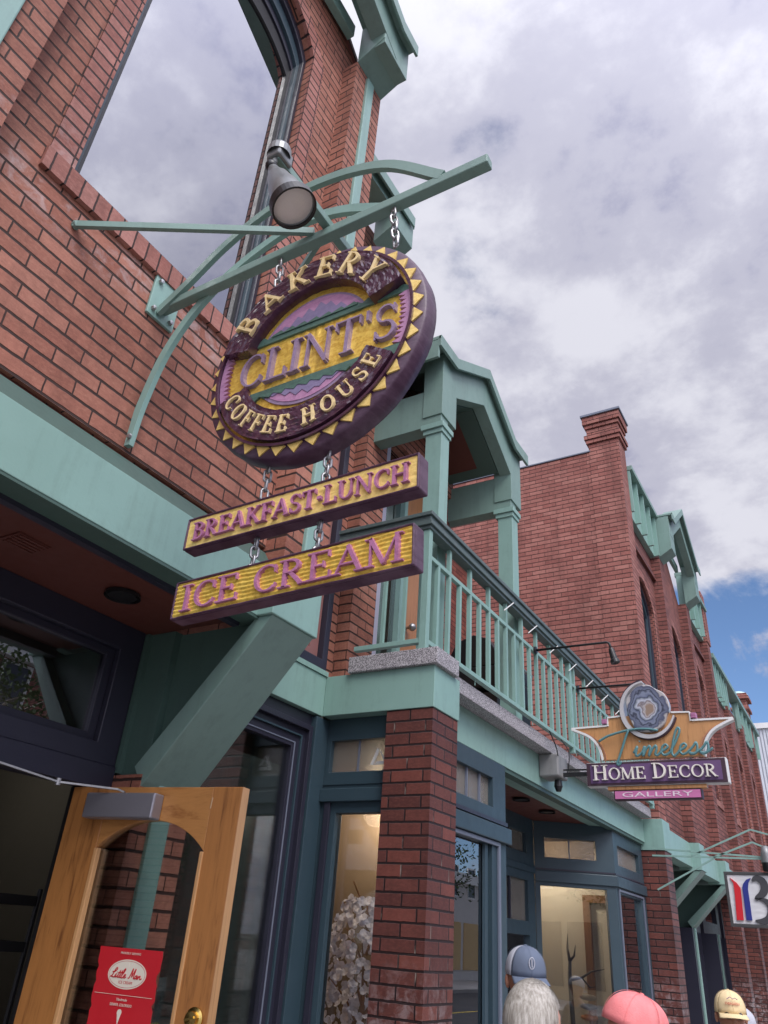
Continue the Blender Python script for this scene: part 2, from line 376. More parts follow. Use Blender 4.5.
CREAM = paint('cream_interior_wall', (.52, .45, .36), .75, .05)
TAN = paint('tan_interior_wall', (.55, .40, .22), .75, .05)
GREYIN = paint('grey_interior_wall', (.15, .15, .14), .8, .05)
OAK = wood('varnished_oak', (.36, .150, .040), (.17, .060, .015), .5)
OAK2 = wood('worn_oak_edge', (.50, .27, .11), (.33, .15, .05))
BROWNW = wood('brown_wood', (.22, .10, .04), (.12, .05, .02))
CEDAR = wood('cedar_sign_face', (.50, .25, .095), (.28, .115, .035), .5, 'z')
GL_SHOP = glass('shop_glass', .10, wob=.00015)
GL_NARROW = glass('narrow_window_glass', .0, (.95, .93, .9))
GL_UP = glass('coated_upper_glass', .20, (.16, .18, .2))
GL_FAR = glass('upper_window_glass', .22, (.4, .42, .45))
GL_LEAD = glass('textured_transom_glass', .03, (.6, .56, .5), wob=.006, body=.42, bodycol=(.33, .31, .27))
GL_DOOR = glass('door_glass', .06, (.88, .9, .88))
def granite():
    mt, t, P = new_mat('speckled_granite'); k = NT(t); g_ = k.n('ShaderNodeNewGeometry')
    v = k.n('ShaderNodeTexVoronoi'); v.inputs['Scale'].default_value = 190; k.link(g_.outputs['Position'], v.inputs['Vector'])
    n_ = k.noise(g_.outputs['Position'], 210, 3, .7)
    s = k.m('ADD', k.m('MULTIPLY', v.outputs['Distance'], .5), k.m('MULTIPLY', n_, .5))
    k.link(k.ramp(s, [(.36, (.02, .02, .024)), (.44, (.13, .12, .13)), (.50, (.30, .28, .29)), (.60, (.52, .50, .51))]), P.inputs['Base Color'])
    P.inputs['Roughness'].default_value = .6; k.bump(n_, .4, .001, P); return mt
GRANITE = granite()
# ================================================================ ground, road, far side of the street
def structure(o): o['kind'] = 'structure'; return o
def asphalt(name, c, scale=60, rough=.85):
    mt, t, P = new_mat(name); k = NT(t); g_ = k.n('ShaderNodeNewGeometry'); p = g_.outputs['Position']
    v = k.m('ADD', k.m('MULTIPLY', k.noise(p, scale, 4, .7), .6), k.m('MULTIPLY', k.noise(p, .7, 5, .6), .4))
    k.link(k.ramp(v, [(.3, tuple(q * .7 for q in c)), (.7, tuple(q * 1.3 for q in c))]), P.inputs['Base Color']); P.inputs['Roughness'].default_value = rough
    k.bump(v, .5, .003, P); return mt
structure(MB().box(-400, 400, -400, 400, GZ - .9, GZ - .17).build('ground', asphalt('dry_ground', (.14, .13, .10), 3)))
structure(MB().box(2.6, 12.4, -60, 120, GZ - .16, GZ - .13).build('road', asphalt('asphalt', (.055, .055, .057))))
structure(MB().box(-30, 2.44, -60, 120, GZ - .16, GZ).build('sidewalk', asphalt('concrete_paving', (.30, .29, .28), 30)))
structure(MB().box(2.44, 2.6, -60, 120, GZ - .16, GZ + .004).build('kerb', asphalt('kerb_stone', (.34, .33, .31), 40)))
structure(MB().box(12.4, 60, -60, 120, GZ - .16, GZ).build('far_sidewalk', asphalt('far_paving', (.40, .39, .37), 30)))
mk = MB()
for i in range(-10, 20): mk.box(7.44, 7.56, i * 6, i * 6 + 3, GZ - .13, GZ - .126)
structure(mk.build('road_marking', plain('yellow_line', (.6, .45, .08), .7)))

# ================================================================ shared facade pieces
PW = .165                                     # half width of a pilaster
def pilaster(par, yc, xo, xi, z0, z1, v0, mat=BR, pipe=True):
    o = MB().box(xi, xo, yc - PW, yc + PW, z0, z1).build('pilaster', mat, par, v0=v0, u0=-yc)
    if pipe: MB().box(xo - .03, xo + .022, yc - .042, yc + .042, z0 + .002, z1 - .03).build('drain_channel', GREEN, o, bevel=.006)
    return o
def roof_bracket(par, yc, xi, zb, run=.30):
    prof = [(xi, zb), (xi + .222, zb + .13), (xi + .222, zb + .428), (xi, zb + .428)]
    o = MB().prism('y', yc - .165, yc + .165, prof).build('roof_bracket', GREEN_M, par, bevel=.004)
    return o
def flange_path(yc0, yc1, z, rise, half=.17):
    """level - up to the ridge - level, in (y, z)"""
    ym = (yc0 + yc1) / 2
    return [(yc0 - half, z), (yc0 + .04, z), (ym, z + rise), (yc1 - .04, z), (yc1 + half, z)]
def gable(par, yc0, yc1, xi, z, rise, depth=.16, xb=None):
    """pitched sheet-metal gable: beam with a projecting cap flange"""
    p = flange_path(yc0, yc1, z, rise)
    # beam (pitched part only)
    b = [(yc0 + .0, z - .0), p[2], (yc1, z), (yc1, z - .34), (p[2][0], p[2][1] - .34), (yc0, z - .34)]
    o = MB().prism('x', xi + .10, xi + .23, b).build('gable_beam', GREEN_M, par, bevel=.004)
    th = .035
    up = p + [(a, c + th) for a, c in reversed(p)]
    f = MB().prism('x', xi - .02, xi + .30, up)
    lip = p[:]; f.prism('x', xi + .285, xi + .305, [(a, c - .09) for a, c in p] + [(a, c + th + .002) for a, c in reversed(p)])
    f.build('gable_cap', GREEN_M, o, bevel=.003)
    # blocks at the feet
    for yy, s in ((yc0, 1), (yc1, -1)):
        MB().box(xi + .002, xi + .226, yy - .16, yy + .16, z - .36, z - .003).build('gable_block', GREEN_M, o, bevel=.004)
    MB().box(xi - .10, xi - .04, yc0 + .2, yc1 - .2, z - .12, z + .02).build('tie_beam', GREEN, o, bevel=.004)
    return o
def arch_window(par, cy, X, zsill, zspring, hw=.575, a=.236, simple=False):
    """reveal, sill course, frame, glass of one upper arched window"""
    # header-course surround standing 8 mm proud
    outl = arch_outline(cy, hw + .11, zsill, zspring + .02, a, 20); inn = arch_outline(cy, hw - .003, zsill, zspring, a, 20)
    sr = MB().ring('x', X - .02, X + .008, outl, inn).build('brick_surround', BR_ROW, par, v0=zsill, u0=-(cy - hw - .11) - X)
    MB().prism('y', cy - hw - .12, cy + hw + .12, [(X + .022, zsill - .105), (X + .022, zsill + .0), (X - .2, zsill + .09), (X - .2, zsill - .105)]).build('window_sill', BR_SILL, sr, v0=zsill - .11)
    XF = X - .095
    o1 = arch_outline(cy, hw - .006, zsill + .08, zspring + .01, a, 20); o2 = arch_outline(cy, hw - .032, zsill + .10, zspring - .03, a + .02, 20)
    wdw = MB().ring('x', XF - .06, XF + .035, o1, o2).build('window_frame', NAVY, par, bevel=.004)
    o3 = arch_outline(cy, hw - .055, zsill + .115, zspring - .09, a + .07, 20)
    MB().ring('x', XF - .07, XF + .005, o2, o3).build('sash', BLUE, wdw, bevel=.003)
    o4 = arch_outline(cy, hw - .066, zsill + .13, zspring - .13, a + .11, 20)
    MB().ring('x', XF - .075, XF - .02, o3, o4).build('inner_bead', NAVY, wdw, bevel=.003)
    o5 = arch_outline(cy, hw - .088, zsill + .13, zspring - .22, a + .20, 20)
    MB().ring('x', XF - .08, XF - .035, o4, o5).build('glazing_bar', BLACK, wdw, bevel=.003)  # black also stands in for the dark reflection along the glass edge
    MB().prism('x', XF - .056, XF - .050, [(y, z) for y, z in arch_outline(cy, hw - .075, zsill + .12, zspring - .19, a + .17, 20)]).build('pane', GL_UP if not simple else GL_FAR, wdw)
    MB().box(XF - .9, XF - .88, cy - hw, cy + hw, zsill, zspring + .6).build('blind', DARKIN, wdw)  # dark sheet standing in for the dim room behind the glass
def fascia_block(par, yc, mat=GREEN, x=-2.02, zb=1.2, zt=1.455, strut=True):
    o = MB().box(-2.30, x, yc - .17, yc + .17, zb, zt).build('fascia_block', mat, par, bevel=.004)
    if strut:
        s = MB().prism('y', yc - .155, yc + .155, [(x - .01, zb - .002), (x - .10, zb - .002), (-2.68, .585), (-2.62, .50), (-2.60, .52)])
        s.build('strut', GREEN_M, par, bevel=.004)
    return o

# ================================================================ 1. BAKERY BUILDING
bak = empty('bakery_building', (-2.3, 1.5, GZ), 'red brick building with the tall arched upper window above the open oak door', 'building')
PY0, PY1 = .44, 2.555
cy = (PY0 + PY1) / 2
hole = arch_outline(cy, .575, 2.45, 5.184, .236, 20)
zt_ = 5.78
outer = [(-3.2, 1.578), (PY1 + PW, 1.578), (PY1 + PW, zt_), (PY1 - .06, zt_), (cy, zt_ + .82), (PY0 + .06, zt_), (-3.2, zt_)]
MB().prism('x', -2.33, -2.18, outer, [hole]).build('wall', BR, bak, v0=1.584, u0=.02)
MB().box(-2.33, -2.20, -3.2, PY1, 1.54, 1.577).build('mortar_bed', BR_DARK, bak)
# dark backing of the loft behind the window
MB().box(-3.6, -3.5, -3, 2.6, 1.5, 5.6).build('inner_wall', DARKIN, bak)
arch_window(bak, cy, -2.18, 2.555, 5.184)
for yy in (PY0 - 2.11, PY0, PY1): pilaster(bak, yy, -2.06, -2.2, 1.455, 5.56, 1.555)
MB().box(-2.915, -2.331, PY1 + PW - .12, PY1 + PW - .002, 1.2, 5.7).build('return_wall', BR, bak, v0=1.555)
for yy in (PY0, PY1): roof_bracket(bak, yy, -2.06, 5.555)
gable(bak, PY0, PY1, -2.06, 5.99, .62)
cp = MB()
for a_, b_ in (((PY1 - .06, zt_), (cy, zt_ + .82)), ((PY0 + .06, zt_), (cy, zt_ + .82))):
    cp.prism('x', -2.36, -2.15, [(a_[0], a_[1]), (b_[0], b_[1]), (b_[0], b_[1] + .05), (a_[0], a_[1] + .05)])
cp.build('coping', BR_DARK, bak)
# band over the shopfront
MB().box(-2.20, -2.105, -3.2, PY1 - .16, 1.2, 1.446).build('fascia', GREEN, bak, bevel=.003)
MB().prism('y', -3.2, PY1 - .165, [(-2.107, 1.4465), (-2.178, 1.553), (-2.20, 1.553), (-2.20, 1.4465)]).build('shade_toned_flashing', GREEN_D, bak)  # darker green stands in for the shade below the brick
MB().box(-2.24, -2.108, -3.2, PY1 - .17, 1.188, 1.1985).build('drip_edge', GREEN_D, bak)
fascia_block(bak, PY1 - .06); fascia_block(bak, PY0 - .06)
sf = MB().box(-2.9, -2.25, -3.2, 2.36, 1.21, 1.25).build('soffit', REDSOF, bak)
MB().box(-2.25, -2.215, -3.2, 2.34, 1.17, 1.24).build('soffit_edge', NAVY, sf)
MB().lathe([(.0, .012), (.06, .012), (.062, .0), (.075, 0), (.077, .014)], (-2.52, 1.93, 1.205), (0, 0, -1), 28).build('recessed_light', BLACK, sf, smooth=False)
vb = MB().box(-2.56, -2.44, 1.36, 1.50, 1.202, 1.212)
for i in range(5): vb.box(-2.55 + i * .024, -2.538 + i * .024, 1.37, 1.49, 1.196, 1.204)
vb.build('ceiling_vent', REDSOF, sf)
# side wall of the entry, with its stepped green panels
MB().box(-3.0, -2.63, 2.36, 2.42, .55, 1.21).build('side_panel', GREEN_D, bak, bevel=.004)
MB().prism('y', 2.395, 2.64, [(-2.63, 1.199), (-2.10, 1.199), (-2.60, .56), (-2.63, .56)]).build('gusset_panel', GREEN_D, bak)
MB().box(-2.80, -2.775, 2.335, 2.361, .56, 1.205).build('panel_batten', GREEN_D, bak)
MB().box(-2.64, -2.62, 2.355, 2.396, .56, 1.205).build('panel_batten', GREEN_D, bak)
lp = MB().box(-2.95, -2.62, 2.335, 2.66, GZ, .55).build('pilaster', BR, bak, v0=.53, u0=.03)
MB().box(-2.65, -2.600, 2.43, 2.535, GZ, .545).build('drain_channel', GREEN, lp, bevel=.006)
# back wall of the entry: transom light over the doorway
fr = MB().ring('x', -2.88, -2.80, [(-3.2, .585), (2.335, .585), (2.335, 1.21), (-3.2, 1.21)], [(1.05, .67), (2.21, .67), (2.21, 1.09), (1.05, 1.09)]).build('transom_frame', NAVY, bak, bevel=.004)
MB().ring('x', -2.87, -2.83, [(1.051, .671), (2.209, .671), (2.209, 1.089), (1.051, 1.089)], [(1.10, .705), (2.165, .705), (2.165, 1.055), (1.10, 1.055)]).build('bead', NAVY, fr, bevel=.003)
MB().ring('x', -2.86, -2.805, [(1.0, .625), (2.25, .625), (2.25, 1.125), (1.0, 1.125)], [(1.02, .645), (2.232, .645), (2.232, 1.107), (1.02, 1.107)]).build('moulding', BLUE, fr)
MB().box(-2.856, -2.85, 1.09, 2.175, .70, 1.06).build('pane', glass('dark_transom_glass', .16, (.5, .5, .52)), fr)
dfm = MB().box(-2.90, -2.79, .9, 2.335, .487, .584).build('door_frame', NAVY, bak, bevel=.003)
MB().box(-2.90, -2.80, 2.215, 2.335, GZ, .486).build('jamb', BLACK, dfm)
MB().box(-2.90, -2.80, .9, 1.02, GZ, .486).build('jamb', BLACK, dfm)
MB().box(-2.90, -2.82, -3.2, .899, GZ, .584).build('shopfront_wall', NAVY, bak)
# oak door standing open
ARM1, ARM2 = (-2.72, 2.01, .46), (-2.79, 1.775, .492)
DP, DD, DN = Vector((-2.86, 2.20, 0)), Vector((.82, .13, 0)).normalized(), Vector((.13, -.82, 0)).normalized()
MD = lambda u, v, h: tuple(DP + DD * u + DN * h + Vector((0, 0, v)))
T = .045
d = MB().prism(None, 0, -T, [(0, GZ + .02), (.19, GZ + .02), (.19, .48), (0, .48)], M=MD)
d.prism(None, 0, -T, [(.70, GZ + .02), (.832, GZ + .02), (.832, .48), (.70, .48)], M=MD)
door = d.build('door', OAK, bak, bevel=.003)
OAKH = wood('varnished_oak_rail', (.42, .19, .055), (.27, .10, .025), axis='x')
arc = circ_seg(.445, .255, .248, .254, 18)
MB().prism(None, -.0006, -T + .0006, [(.1905, .479)] + [(.1905, .248)] + [p for p in reversed(arc)][1:-1] + [(.6995, .248), (.6995, .479)], M=MD).build('top_rail', OAKH, door, bevel=.002)
MB().prism(None, -.0006, -T + .0006, [(.1905, GZ + .021), (.6995, GZ + .021), (.6995, -.62), (.1905, -.62)], M=MD).build('bottom_rail', OAKH, door, bevel=.002)
for u0, u1 in ((.186, .203), (.688, .703)): MB().prism(None, .006, -.02, [(u0, -.62), (u1, -.62), (u1, .246), (u0, .246)], M=MD).build('glazing_bead', OAK2, door, bevel=.003)
MB().prism(None, .0012, -T - .001, [(.8325, GZ + .02), (.8345, GZ + .02), (.8345, .4795), (.8325, .4795)], M=MD).build('edge', OAK2, door)
MB().prism(None, -.020, -.026, [(.185, -.63)] + [(.705, -.63), (.705, .25)] + [(a_, c_ + .012) for a_, c_ in circ_seg(.445, .26, .248, .254, 18)][1:-1] + [(.185, .25)], M=MD).build('pane', GL_DOOR, door)
cl = MB().prism(None, .001, .062, [(.132, .352), (.474, .352), (.474, .447), (.132, .447)], M=MD).build('door_closer', ALU, door, bevel=.006)
MB().bar([MD(.30, .452, .035), MD(.27, .462, .045), ARM1], .016, .007).bar([ARM1, ARM2], .016, .007).lathe([(0, .0), (.011, 0), (.011, .026), (0, .026)], (ARM1[0], ARM1[1], ARM1[2] - .012)).build('closer_arm', STEEL, door)
MB().lathe([(0, .0), (.034, 0), (.034, .008), (.024, .012), (.022, .03), (.0, .032)], MD(.782, -.272, .001), DN, 28).prism(None, .03, .038, [(.765, -.279), (.799, -.268), (.797, -.262), (.763, -.273)], M=MD).build('thumb_latch', BRASS, door, smooth=False)
MB().bar([MD(.70, .40, .001), MD(.703, .44, .001)], .004, .003).build('scratch', plain('pale_wood', (.5, .36, .22), .7), door)
# recessed bay right of the strut
MB().box(-3.02, -2.80, PY1 + PW + .002, 3.849, 1.2, 1.453).build('fascia', GREEN, bak, bevel=.003)
MB().box(-2.95, -2.79, PY1 + PW + .002, 3.848, 1.4535, 1.485).build('ledge', GREEN, bak)
uw = [(PY1 + PW, 1.486), (4.05, 1.486), (4.05, 5.9), (PY1 + PW, 5.9)]
MB().prism('x', -3.05, -2.91, uw, [[(3.02, 1.56), (3.95, 1.56), (3.95, 4.3), (3.02, 4.3)]]).build('recessed_wall', BR, bak, v0=1.49, u0=.1)
wf = MB().ring('x', -2.99, -2.885, [(3.021, 1.50), (3.949, 1.50), (3.949, 4.299), (3.021, 4.299)], [(3.08, 1.60), (3.89, 1.60), (3.89, 4.22), (3.08, 4.22)]).build('window_frame', NAVY, bak, bevel=.004)
MB().ring('x', -2.98, -2.93, [(3.081, 1.601), (3.889, 1.601), (3.889, 4.219), (3.081, 4.219)], [(3.15, 1.66), (3.80, 1.66), (3.80, 4.15), (3.15, 4.15)]).build('sash', paint('rose_sash_paint', (.26, .12, .11), .5), wf, bevel=.003)
MB().box(-2.965, -2.96, 3.14, 3.82, 1.65, 4.16).build('pane', GL_FAR, wf)
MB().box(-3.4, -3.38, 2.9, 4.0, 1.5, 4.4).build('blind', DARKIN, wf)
# big shop window below it
g0 = [(PY1 + .11, GZ), (3.86, GZ), (3.86, 1.199), (PY1 + .11, 1.199)]
sw = MB().ring('x', -2.90, -2.84, g0, [(2.72, -1.15), (3.62, -1.15), (3.62, .97), (2.72, .97)]).build('shop_window', NAVY, bak, bevel=.003)
MB().ring('x', -2.86, -2.81, [(2.69, -1.2), (3.78, -1.2), (3.78, 1.12), (2.69, 1.13)], [(2.71, -1.1), (3.745, -1.1), (3.745, 1.09), (2.71, 1.09)]).build('moulding', NAVY, sw, bevel=.004)
MB().ring('x', -2.86, -2.825, [(2.70, -1.15), (3.70, -1.15), (3.70, 1.05), (2.70, 1.05)], [(2.71, -1.1), (3.69, -1.1), (3.69, 1.04), (2.71, 1.04)]).build('moulding', BLUE, sw, bevel=.003)
MB().ring('x', -2.86, -2.835, [(2.705, -1.15), (3.65, -1.15), (3.65, 1.00), (2.705, 1.00)], [(2.71, -1.1), (3.642, -1.1), (3.642, .992), (2.71, .992)]).build('moulding', GREYP, sw, bevel=.002)
MB().box(-2.872, -2.866, 2.71, 3.63, -1.16, .98).build('pane', glass('bakery_window_glass', .0, (.85, .88, .85), wob=.00015, fk=.8), sw)
MB().box(-2.905, -2.90, 2.70, 3.64, -1.3, .86).build('window_shade', paint('grey_green_shade', (.17, .19, .17), .8, .3), sw)
MB().box(-2.858, -2.80, 3.79, 3.929, GZ, 1.19).build('corner_post', BLUE, sw, bevel=.004)
# rooms behind
rm = MB().box(-6.6, -6.5, -3.2, 3.9, GZ, 1.4).box(-6.6, -2.95, -3.3, -3.2, GZ, 1.4).box(-6.6, -2.95, 3.98, 4.06, GZ, 1.4).box(-6.6, -2.905, -3.2, 3.98, 1.3, 1.4)
rm.build('room', GREYIN, bak)
MB().box(-6.5, -2.91, -3.2, 3.97, GZ, GZ + .02).build('floor', BROWNW, bak)
MB().box(-8, -3.62, -3.3, 4.0, 5.5, 5.6).build('roof', DARKIN, bak)
MB().box(-8, -2.35, -3.4, -3.2, GZ, 5.8).build('side_wall', BR_FAR, bak)
MB().box(-8.2, -8, -3.4, 4.0, GZ, 5.8).build('rear_wall', BR_FAR, bak)

# ================================================================ 2. GALLERY BUILDING with balcony
gal = empty('gallery_building', (-2.3, 6.8, GZ), 'two storey shop building with the green railed balcony and porch gable over slate blue shopfronts', 'building')
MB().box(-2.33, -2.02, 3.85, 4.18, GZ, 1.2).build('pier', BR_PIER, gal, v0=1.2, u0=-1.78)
MB().box(-2.7985, -2.012, 3.842, 4.188, 1.2005, 1.453).build('pier_beam', GREEN, gal, bevel=.003)
MB().box(-2.62, -1.985, 3.815, 4.12, 1.4535, 1.557).build('stone_slab', GRANITE, gal, bevel=.005)
MB().box(-2.6, -2.12, 4.122, 9.62, 1.4535, 1.557).build('balcony_edge', GRANITE, gal, bevel=.005)
MB().box(-2.5, -2.24, 4.189, 9.70, 1.2, 1.4525).build('fascia', GREEN, gal, bevel=.003)
MB().box(-4.5, -2.601, 4.121, 9.7, 1.456, 1.50).build('balcony_deck', GREYIN, gal)
MB().box(-4.5, -2.26, 4.19, 9.68, 1.212, 1.25).build('soffit', REDSOF, gal)
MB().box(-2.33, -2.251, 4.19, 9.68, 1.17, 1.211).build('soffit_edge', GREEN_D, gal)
for y_ in (6.82, 7.5): MB().lathe([(0, .01), (.06, .01), (.062, 0), (.08, 0), (.082, .014)], (-2.64, y_, 1.205), (0, 0, -1), 24).build('recessed_light', BLACK, gal)
# narrow light facing the viewer
A = [(-2.86, GZ), (-2.331, GZ), (-2.331, 1.2), (-2.86, 1.2)]
nf = MB().prism('y', 3.93, 4.0, A, [[(-2.77, .875), (-2.36, .875), (-2.36, 1.065), (-2.77, 1.065)], [(-2.69, -1.15), (-2.365, -1.15), (-2.365, .64), (-2.69, .64)]]).build('shop_window', BLUE, gal, bevel=.003)
MB().box(-2.80, -2.332, 3.90, 3.9295, .70, .775).build('ledge', BLUE, nf, bevel=.004)
MB().box(-2.80, -2.332, 3.9235, 3.9298, .80, .86).build('trim', BLUE, nf)
MB().box(-2.765, -2.725, 3.91, 3.9295, -1.3, .70).build('trim', NAVY, nf, bevel=.003)
MB().box(-2.775, -2.355, 3.965, 3.972, .87, 1.07).build('transom_pane', GL_LEAD, nf)
MB().box(-2.583, -2.572, 3.955, 3.964, .875, 1.065).build('muntin', GREYP, nf)
MB().box(-2.71, -2.355, 3.965, 3.971, -1.16, .65).build('pane', GL_NARROW, nf)
L_ = MB(); lx, lz = -2.495, .915
for q in ([(0, 0), (.026, 0), (.066, .085), (.05, .105)], [(.034, 0), (.115, 0), (.108, .022), (.05, .022)], [(.062, .105), (.075, .075), (.10, .03), (.117, .03)]):
    L_.prism('y', 3.962, 3.9645, [(lx + a_ * .92, lz + b_ * .95) for a_, b_ in q])
L_.build('window_logo', plain('white_vinyl', (.7, .7, .68), .6), nf)
# shopfront A, parallel to the street
a0 = [(4.181, GZ), (5.47, GZ), (5.47, 1.199), (4.181, 1.199)]
sa = MB().prism('x', -2.32, -2.24, a0, [[(4.22, .875), (5.24, .875), (5.24, 1.075), (4.22, 1.075)], [(4.22, -1.15), (5.22, -1.15), (5.22, .63), (4.22, .63)]]).build('shop_window', BLUE, gal, bevel=.003)
MB().box(-2.2395, -2.205, 4.182, 5.50, .655, .76).build('ledge', BLUE, sa, bevel=.006)
MB().box(-2.2395, -2.225, 4.182, 5.472, .775, .80).build('trim', NAVY, sa)
MB().ring('x', -2.239, -2.222, [(4.23, -1.2), (5.33, -1.2), (5.33, .65), (4.23, .65)], [(4.24, -1.1), (5.30, -1.1), (5.30, .625), (4.24, .625)]).build('trim', GREYP, sa, bevel=.003)
MB().box(-2.285, -2.279, 4.21, 5.25, .87, 1.08).build('transom_pane', GL_LEAD, sa)
mt_ = MB()
for i in range(1, 5): mt_.box(-2.278, -2.262, 4.22 + i * .21 - .006, 4.22 + i * .21 + .006, .876, 1.074)
mt_.build('muntin', GREYP, sa)
MB().box(-2.285, -2.279, 4.21, 5.23, -1.16, .64).build('pane', GL_SHOP, sa)
MB().box(-2.275, -2.255, 5.13, 5.18, -1.15, .63).build('jamb', BLUE, sa)
MB().box(-3.0, -2.321, 5.40, 5.47, GZ, 1.2).build('return_panel', BLUE, gal)
# recessed door wall
dw = MB().prism('x', -3.08, -3.0, [(5.47, GZ), (8.075, GZ), (8.075, 1.2115), (5.47, 1.2115)], [[(6.6, .87), (7.85, .87), (7.85, 1.06), (6.6, 1.06)], [(6.9, .26), (7.88, .26), (7.88, .62), (6.9, .62)], [(7.0, GZ + .3), (7.9, GZ + .3), (7.9, .14), (7.0, .14)]]).build('entrance_wall', BLUE, gal, bevel=.003)
MB().box(-3.04, -3.035, 6.55, 7.9, .86, 1.07).box(-3.04, -3.035, 6.85, 7.9, .25, .63).build('transom_pane', GL_LEAD, dw)
MB().box(-3.04, -3.035, 6.95, 7.95, GZ + .25, .15).build('door_pane', GL_SHOP, dw)
MB().box(-3.03, -3.01, 7.42, 7.45, .26, .62).build('muntin', NAVY, dw); MB().box(-3.03, -3.01, 7.40, 7.43, .87, 1.06).build('muntin', NAVY, dw)
MB().box(-2.999, -2.985, 5.5, 8.07, .70, .76).build('trim', BLUE, dw, bevel=.003)
# splayed window B
B0, B1 = Vector((-3.0, 8.08, 0)), Vector((-2.29, 8.50, 0)); BD = (B1 - B0).normalized(); BN = Vector((BD.y, -BD.x, 0)); BL = (B1 - B0).length
MBf = lambda u, v, h: tuple(B0 + BD * u + BN * h + Vector((0, 0, v)))
sb_ = MB().prism(None, 0, -.08, [(0, GZ), (BL, GZ), (BL, 1.2115), (0, 1.2115)], [[(.11, .865), (.64, .865), (.64, 1.05), (.11, 1.05)], [(.055, -1.15), (BL - .10, -1.15), (BL - .10, .60), (.055, .60)]], M=MBf).build('shop_window', BLUE, gal, bevel=.003)
MB().prism(None, .001, .02, [(-.0, .635), (BL + .02, .635), (BL + .02, .735), (0, .735)], M=MBf).build('ledge', BLUE, sb_, bevel=.005)
MB().prism(None, .0005, .006, [(0, .745), (BL, .745), (BL, .76), (0, .76)], M=MBf).build('trim', NAVY, sb_)
MB().prism(None, -.035, -.041, [(.10, .86), (.65, .86), (.65, 1.06), (.10, 1.06)], M=MBf).build('transom_pane', GL_LEAD, sb_)
MB().prism(None, -.034, -.020, [(.36, .866), (.375, .866), (.375, 1.049), (.36, 1.049)], M=MBf).build('muntin', GREYP, sb_)
MB().prism(None, -.035, -.041, [(.05, -1.16), (BL - .09, -1.16), (BL - .09, .61), (.05, .61)], M=MBf).build('pane', GL_SHOP, sb_)
# window C
c0_ = [(8.501, GZ), (9.70, GZ), (9.70, 1.199), (8.501, 1.199)]
sc_ = MB().prism('x', -2.38, -2.292, c0_, [[(8.65, .85), (9.55, .85), (9.55, 1.04), (8.65, 1.04)], [(8.63, -1.15), (9.50, -1.15), (9.50, .58), (8.63, .58)]]).build('shop_window', BLUE, gal, bevel=.003)
MB().box(-2.2915, -2.265, 8.50, 9.69, .635, .735).build('ledge', BLUE, sc_, bevel=.005)
MB().box(-2.2915, -2.285, 8.505, 9.69, .745, .76).build('trim', NAVY, sc_)
MB().ring('x', -2.291, -2.28, [(8.57, -1.2), (9.58, -1.2), (9.58, .62), (8.57, .62)], [(8.60, -1.1), (9.55, -1.1), (9.55, .60), (8.60, .60)]).build('trim', GREYP, sc_)
MB().box(-2.34, -2.334, 8.64, 9.56, .84, 1.05).build('transom_pane', GL_LEAD, sc_)
MB().box(-2.34, -2.334, 8.62, 9.51, -1.16, .59).build('pane', GL_SHOP, sc_)
# shop interior
ri = MB().box(-6.6, -6.5, 4.07, 9.7, GZ, 1.2).box(-6.5, -2.90, 4.062, 4.10, GZ, 1.2).box(-6.5, -2.4, 9.62, 9.70, GZ, 1.2).build('room', CREAM, gal)
MB().box(-6.5, -3.4, 6.2, 6.25, GZ, 1.2).build('partition', paint('umber_wall', (.13, .095, .062), .7), ri)
MB().box(-4.7, -4.62, 4.11, 6.2, GZ, 1.2).build('partition', TAN, ri)
MB().box(-3.95, -3.9, 8.45, 9.61, GZ, 1.2).build('partition', TAN, ri)
MB().box(-6.5, -2.33, 4.11, 9.6, GZ, GZ + .02).build('floor', BROWNW, ri)
MB().ring('y', 9.56, 9.615, [(-2.98, GZ), (-2.55, GZ), (-2.55, .62), (-2.98, .62)], [(-2.90, GZ + .1), (-2.63, GZ + .1), (-2.63, .54), (-2.90, .54)]).build('inner_door_frame', BROWNW, ri)
# wing wall above: brick, balcony door
wg = MB().box(-3.0, -2.80, 4.052, 4.36, 1.50, 5.0).build('wing_wall', BR, gal, v0=1.5)
MB().box(-3.0, -2.801, 4.3605, 5.60, 3.75, 4.9).build('lintel_wall', BR, gal, v0=1.5)
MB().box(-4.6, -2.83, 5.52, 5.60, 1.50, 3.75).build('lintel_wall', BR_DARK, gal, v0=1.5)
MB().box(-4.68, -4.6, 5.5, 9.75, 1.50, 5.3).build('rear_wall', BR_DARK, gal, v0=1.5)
rd = MB().ring('x', -4.598, -4.55, [(7.2, 1.501), (8.6, 1.501), (8.6, 3.7), (7.2, 3.7)], [(7.3, 1.6), (8.5, 1.6), (8.5, 3.6), (7.3, 3.6)]).build('rear_door', BLACK, gal)
MB().box(-4.59, -4.58, 7.29, 8.51, 1.59, 3.61).build('pane', GL_FAR, rd)
bd = MB().box(-2.93, -2.835, 4.361, 4.47, 1.501, 3.749).build('door_trim', paint('lilac_white_trim', (.42, .41, .50), .5, .05), gal, bevel=.004)
MB().box(-2.92, -2.86, 4.471, 4.51, 1.501, 3.749).build('mullion', GREEN_M, bd)
MB().box(-2.92, -2.85, 4.79, 4.84, 1.501, 3.749).build('mullion', GREEN, bd)
MB().box(-2.90, -2.895, 4.511, 4.789, 1.55, 3.70).build('sidelight', glass('lilac_glass', .25, (.7, .7, .75)), bd)
blm = MB()
for i in range(60): blm.box(-2.945, -2.93, 4.512, 4.79, 1.56 + i * .035, 1.585 + i * .035)
blm.build('blind', plain('lilac_blind', (.42, .40, .50), .6), bd)
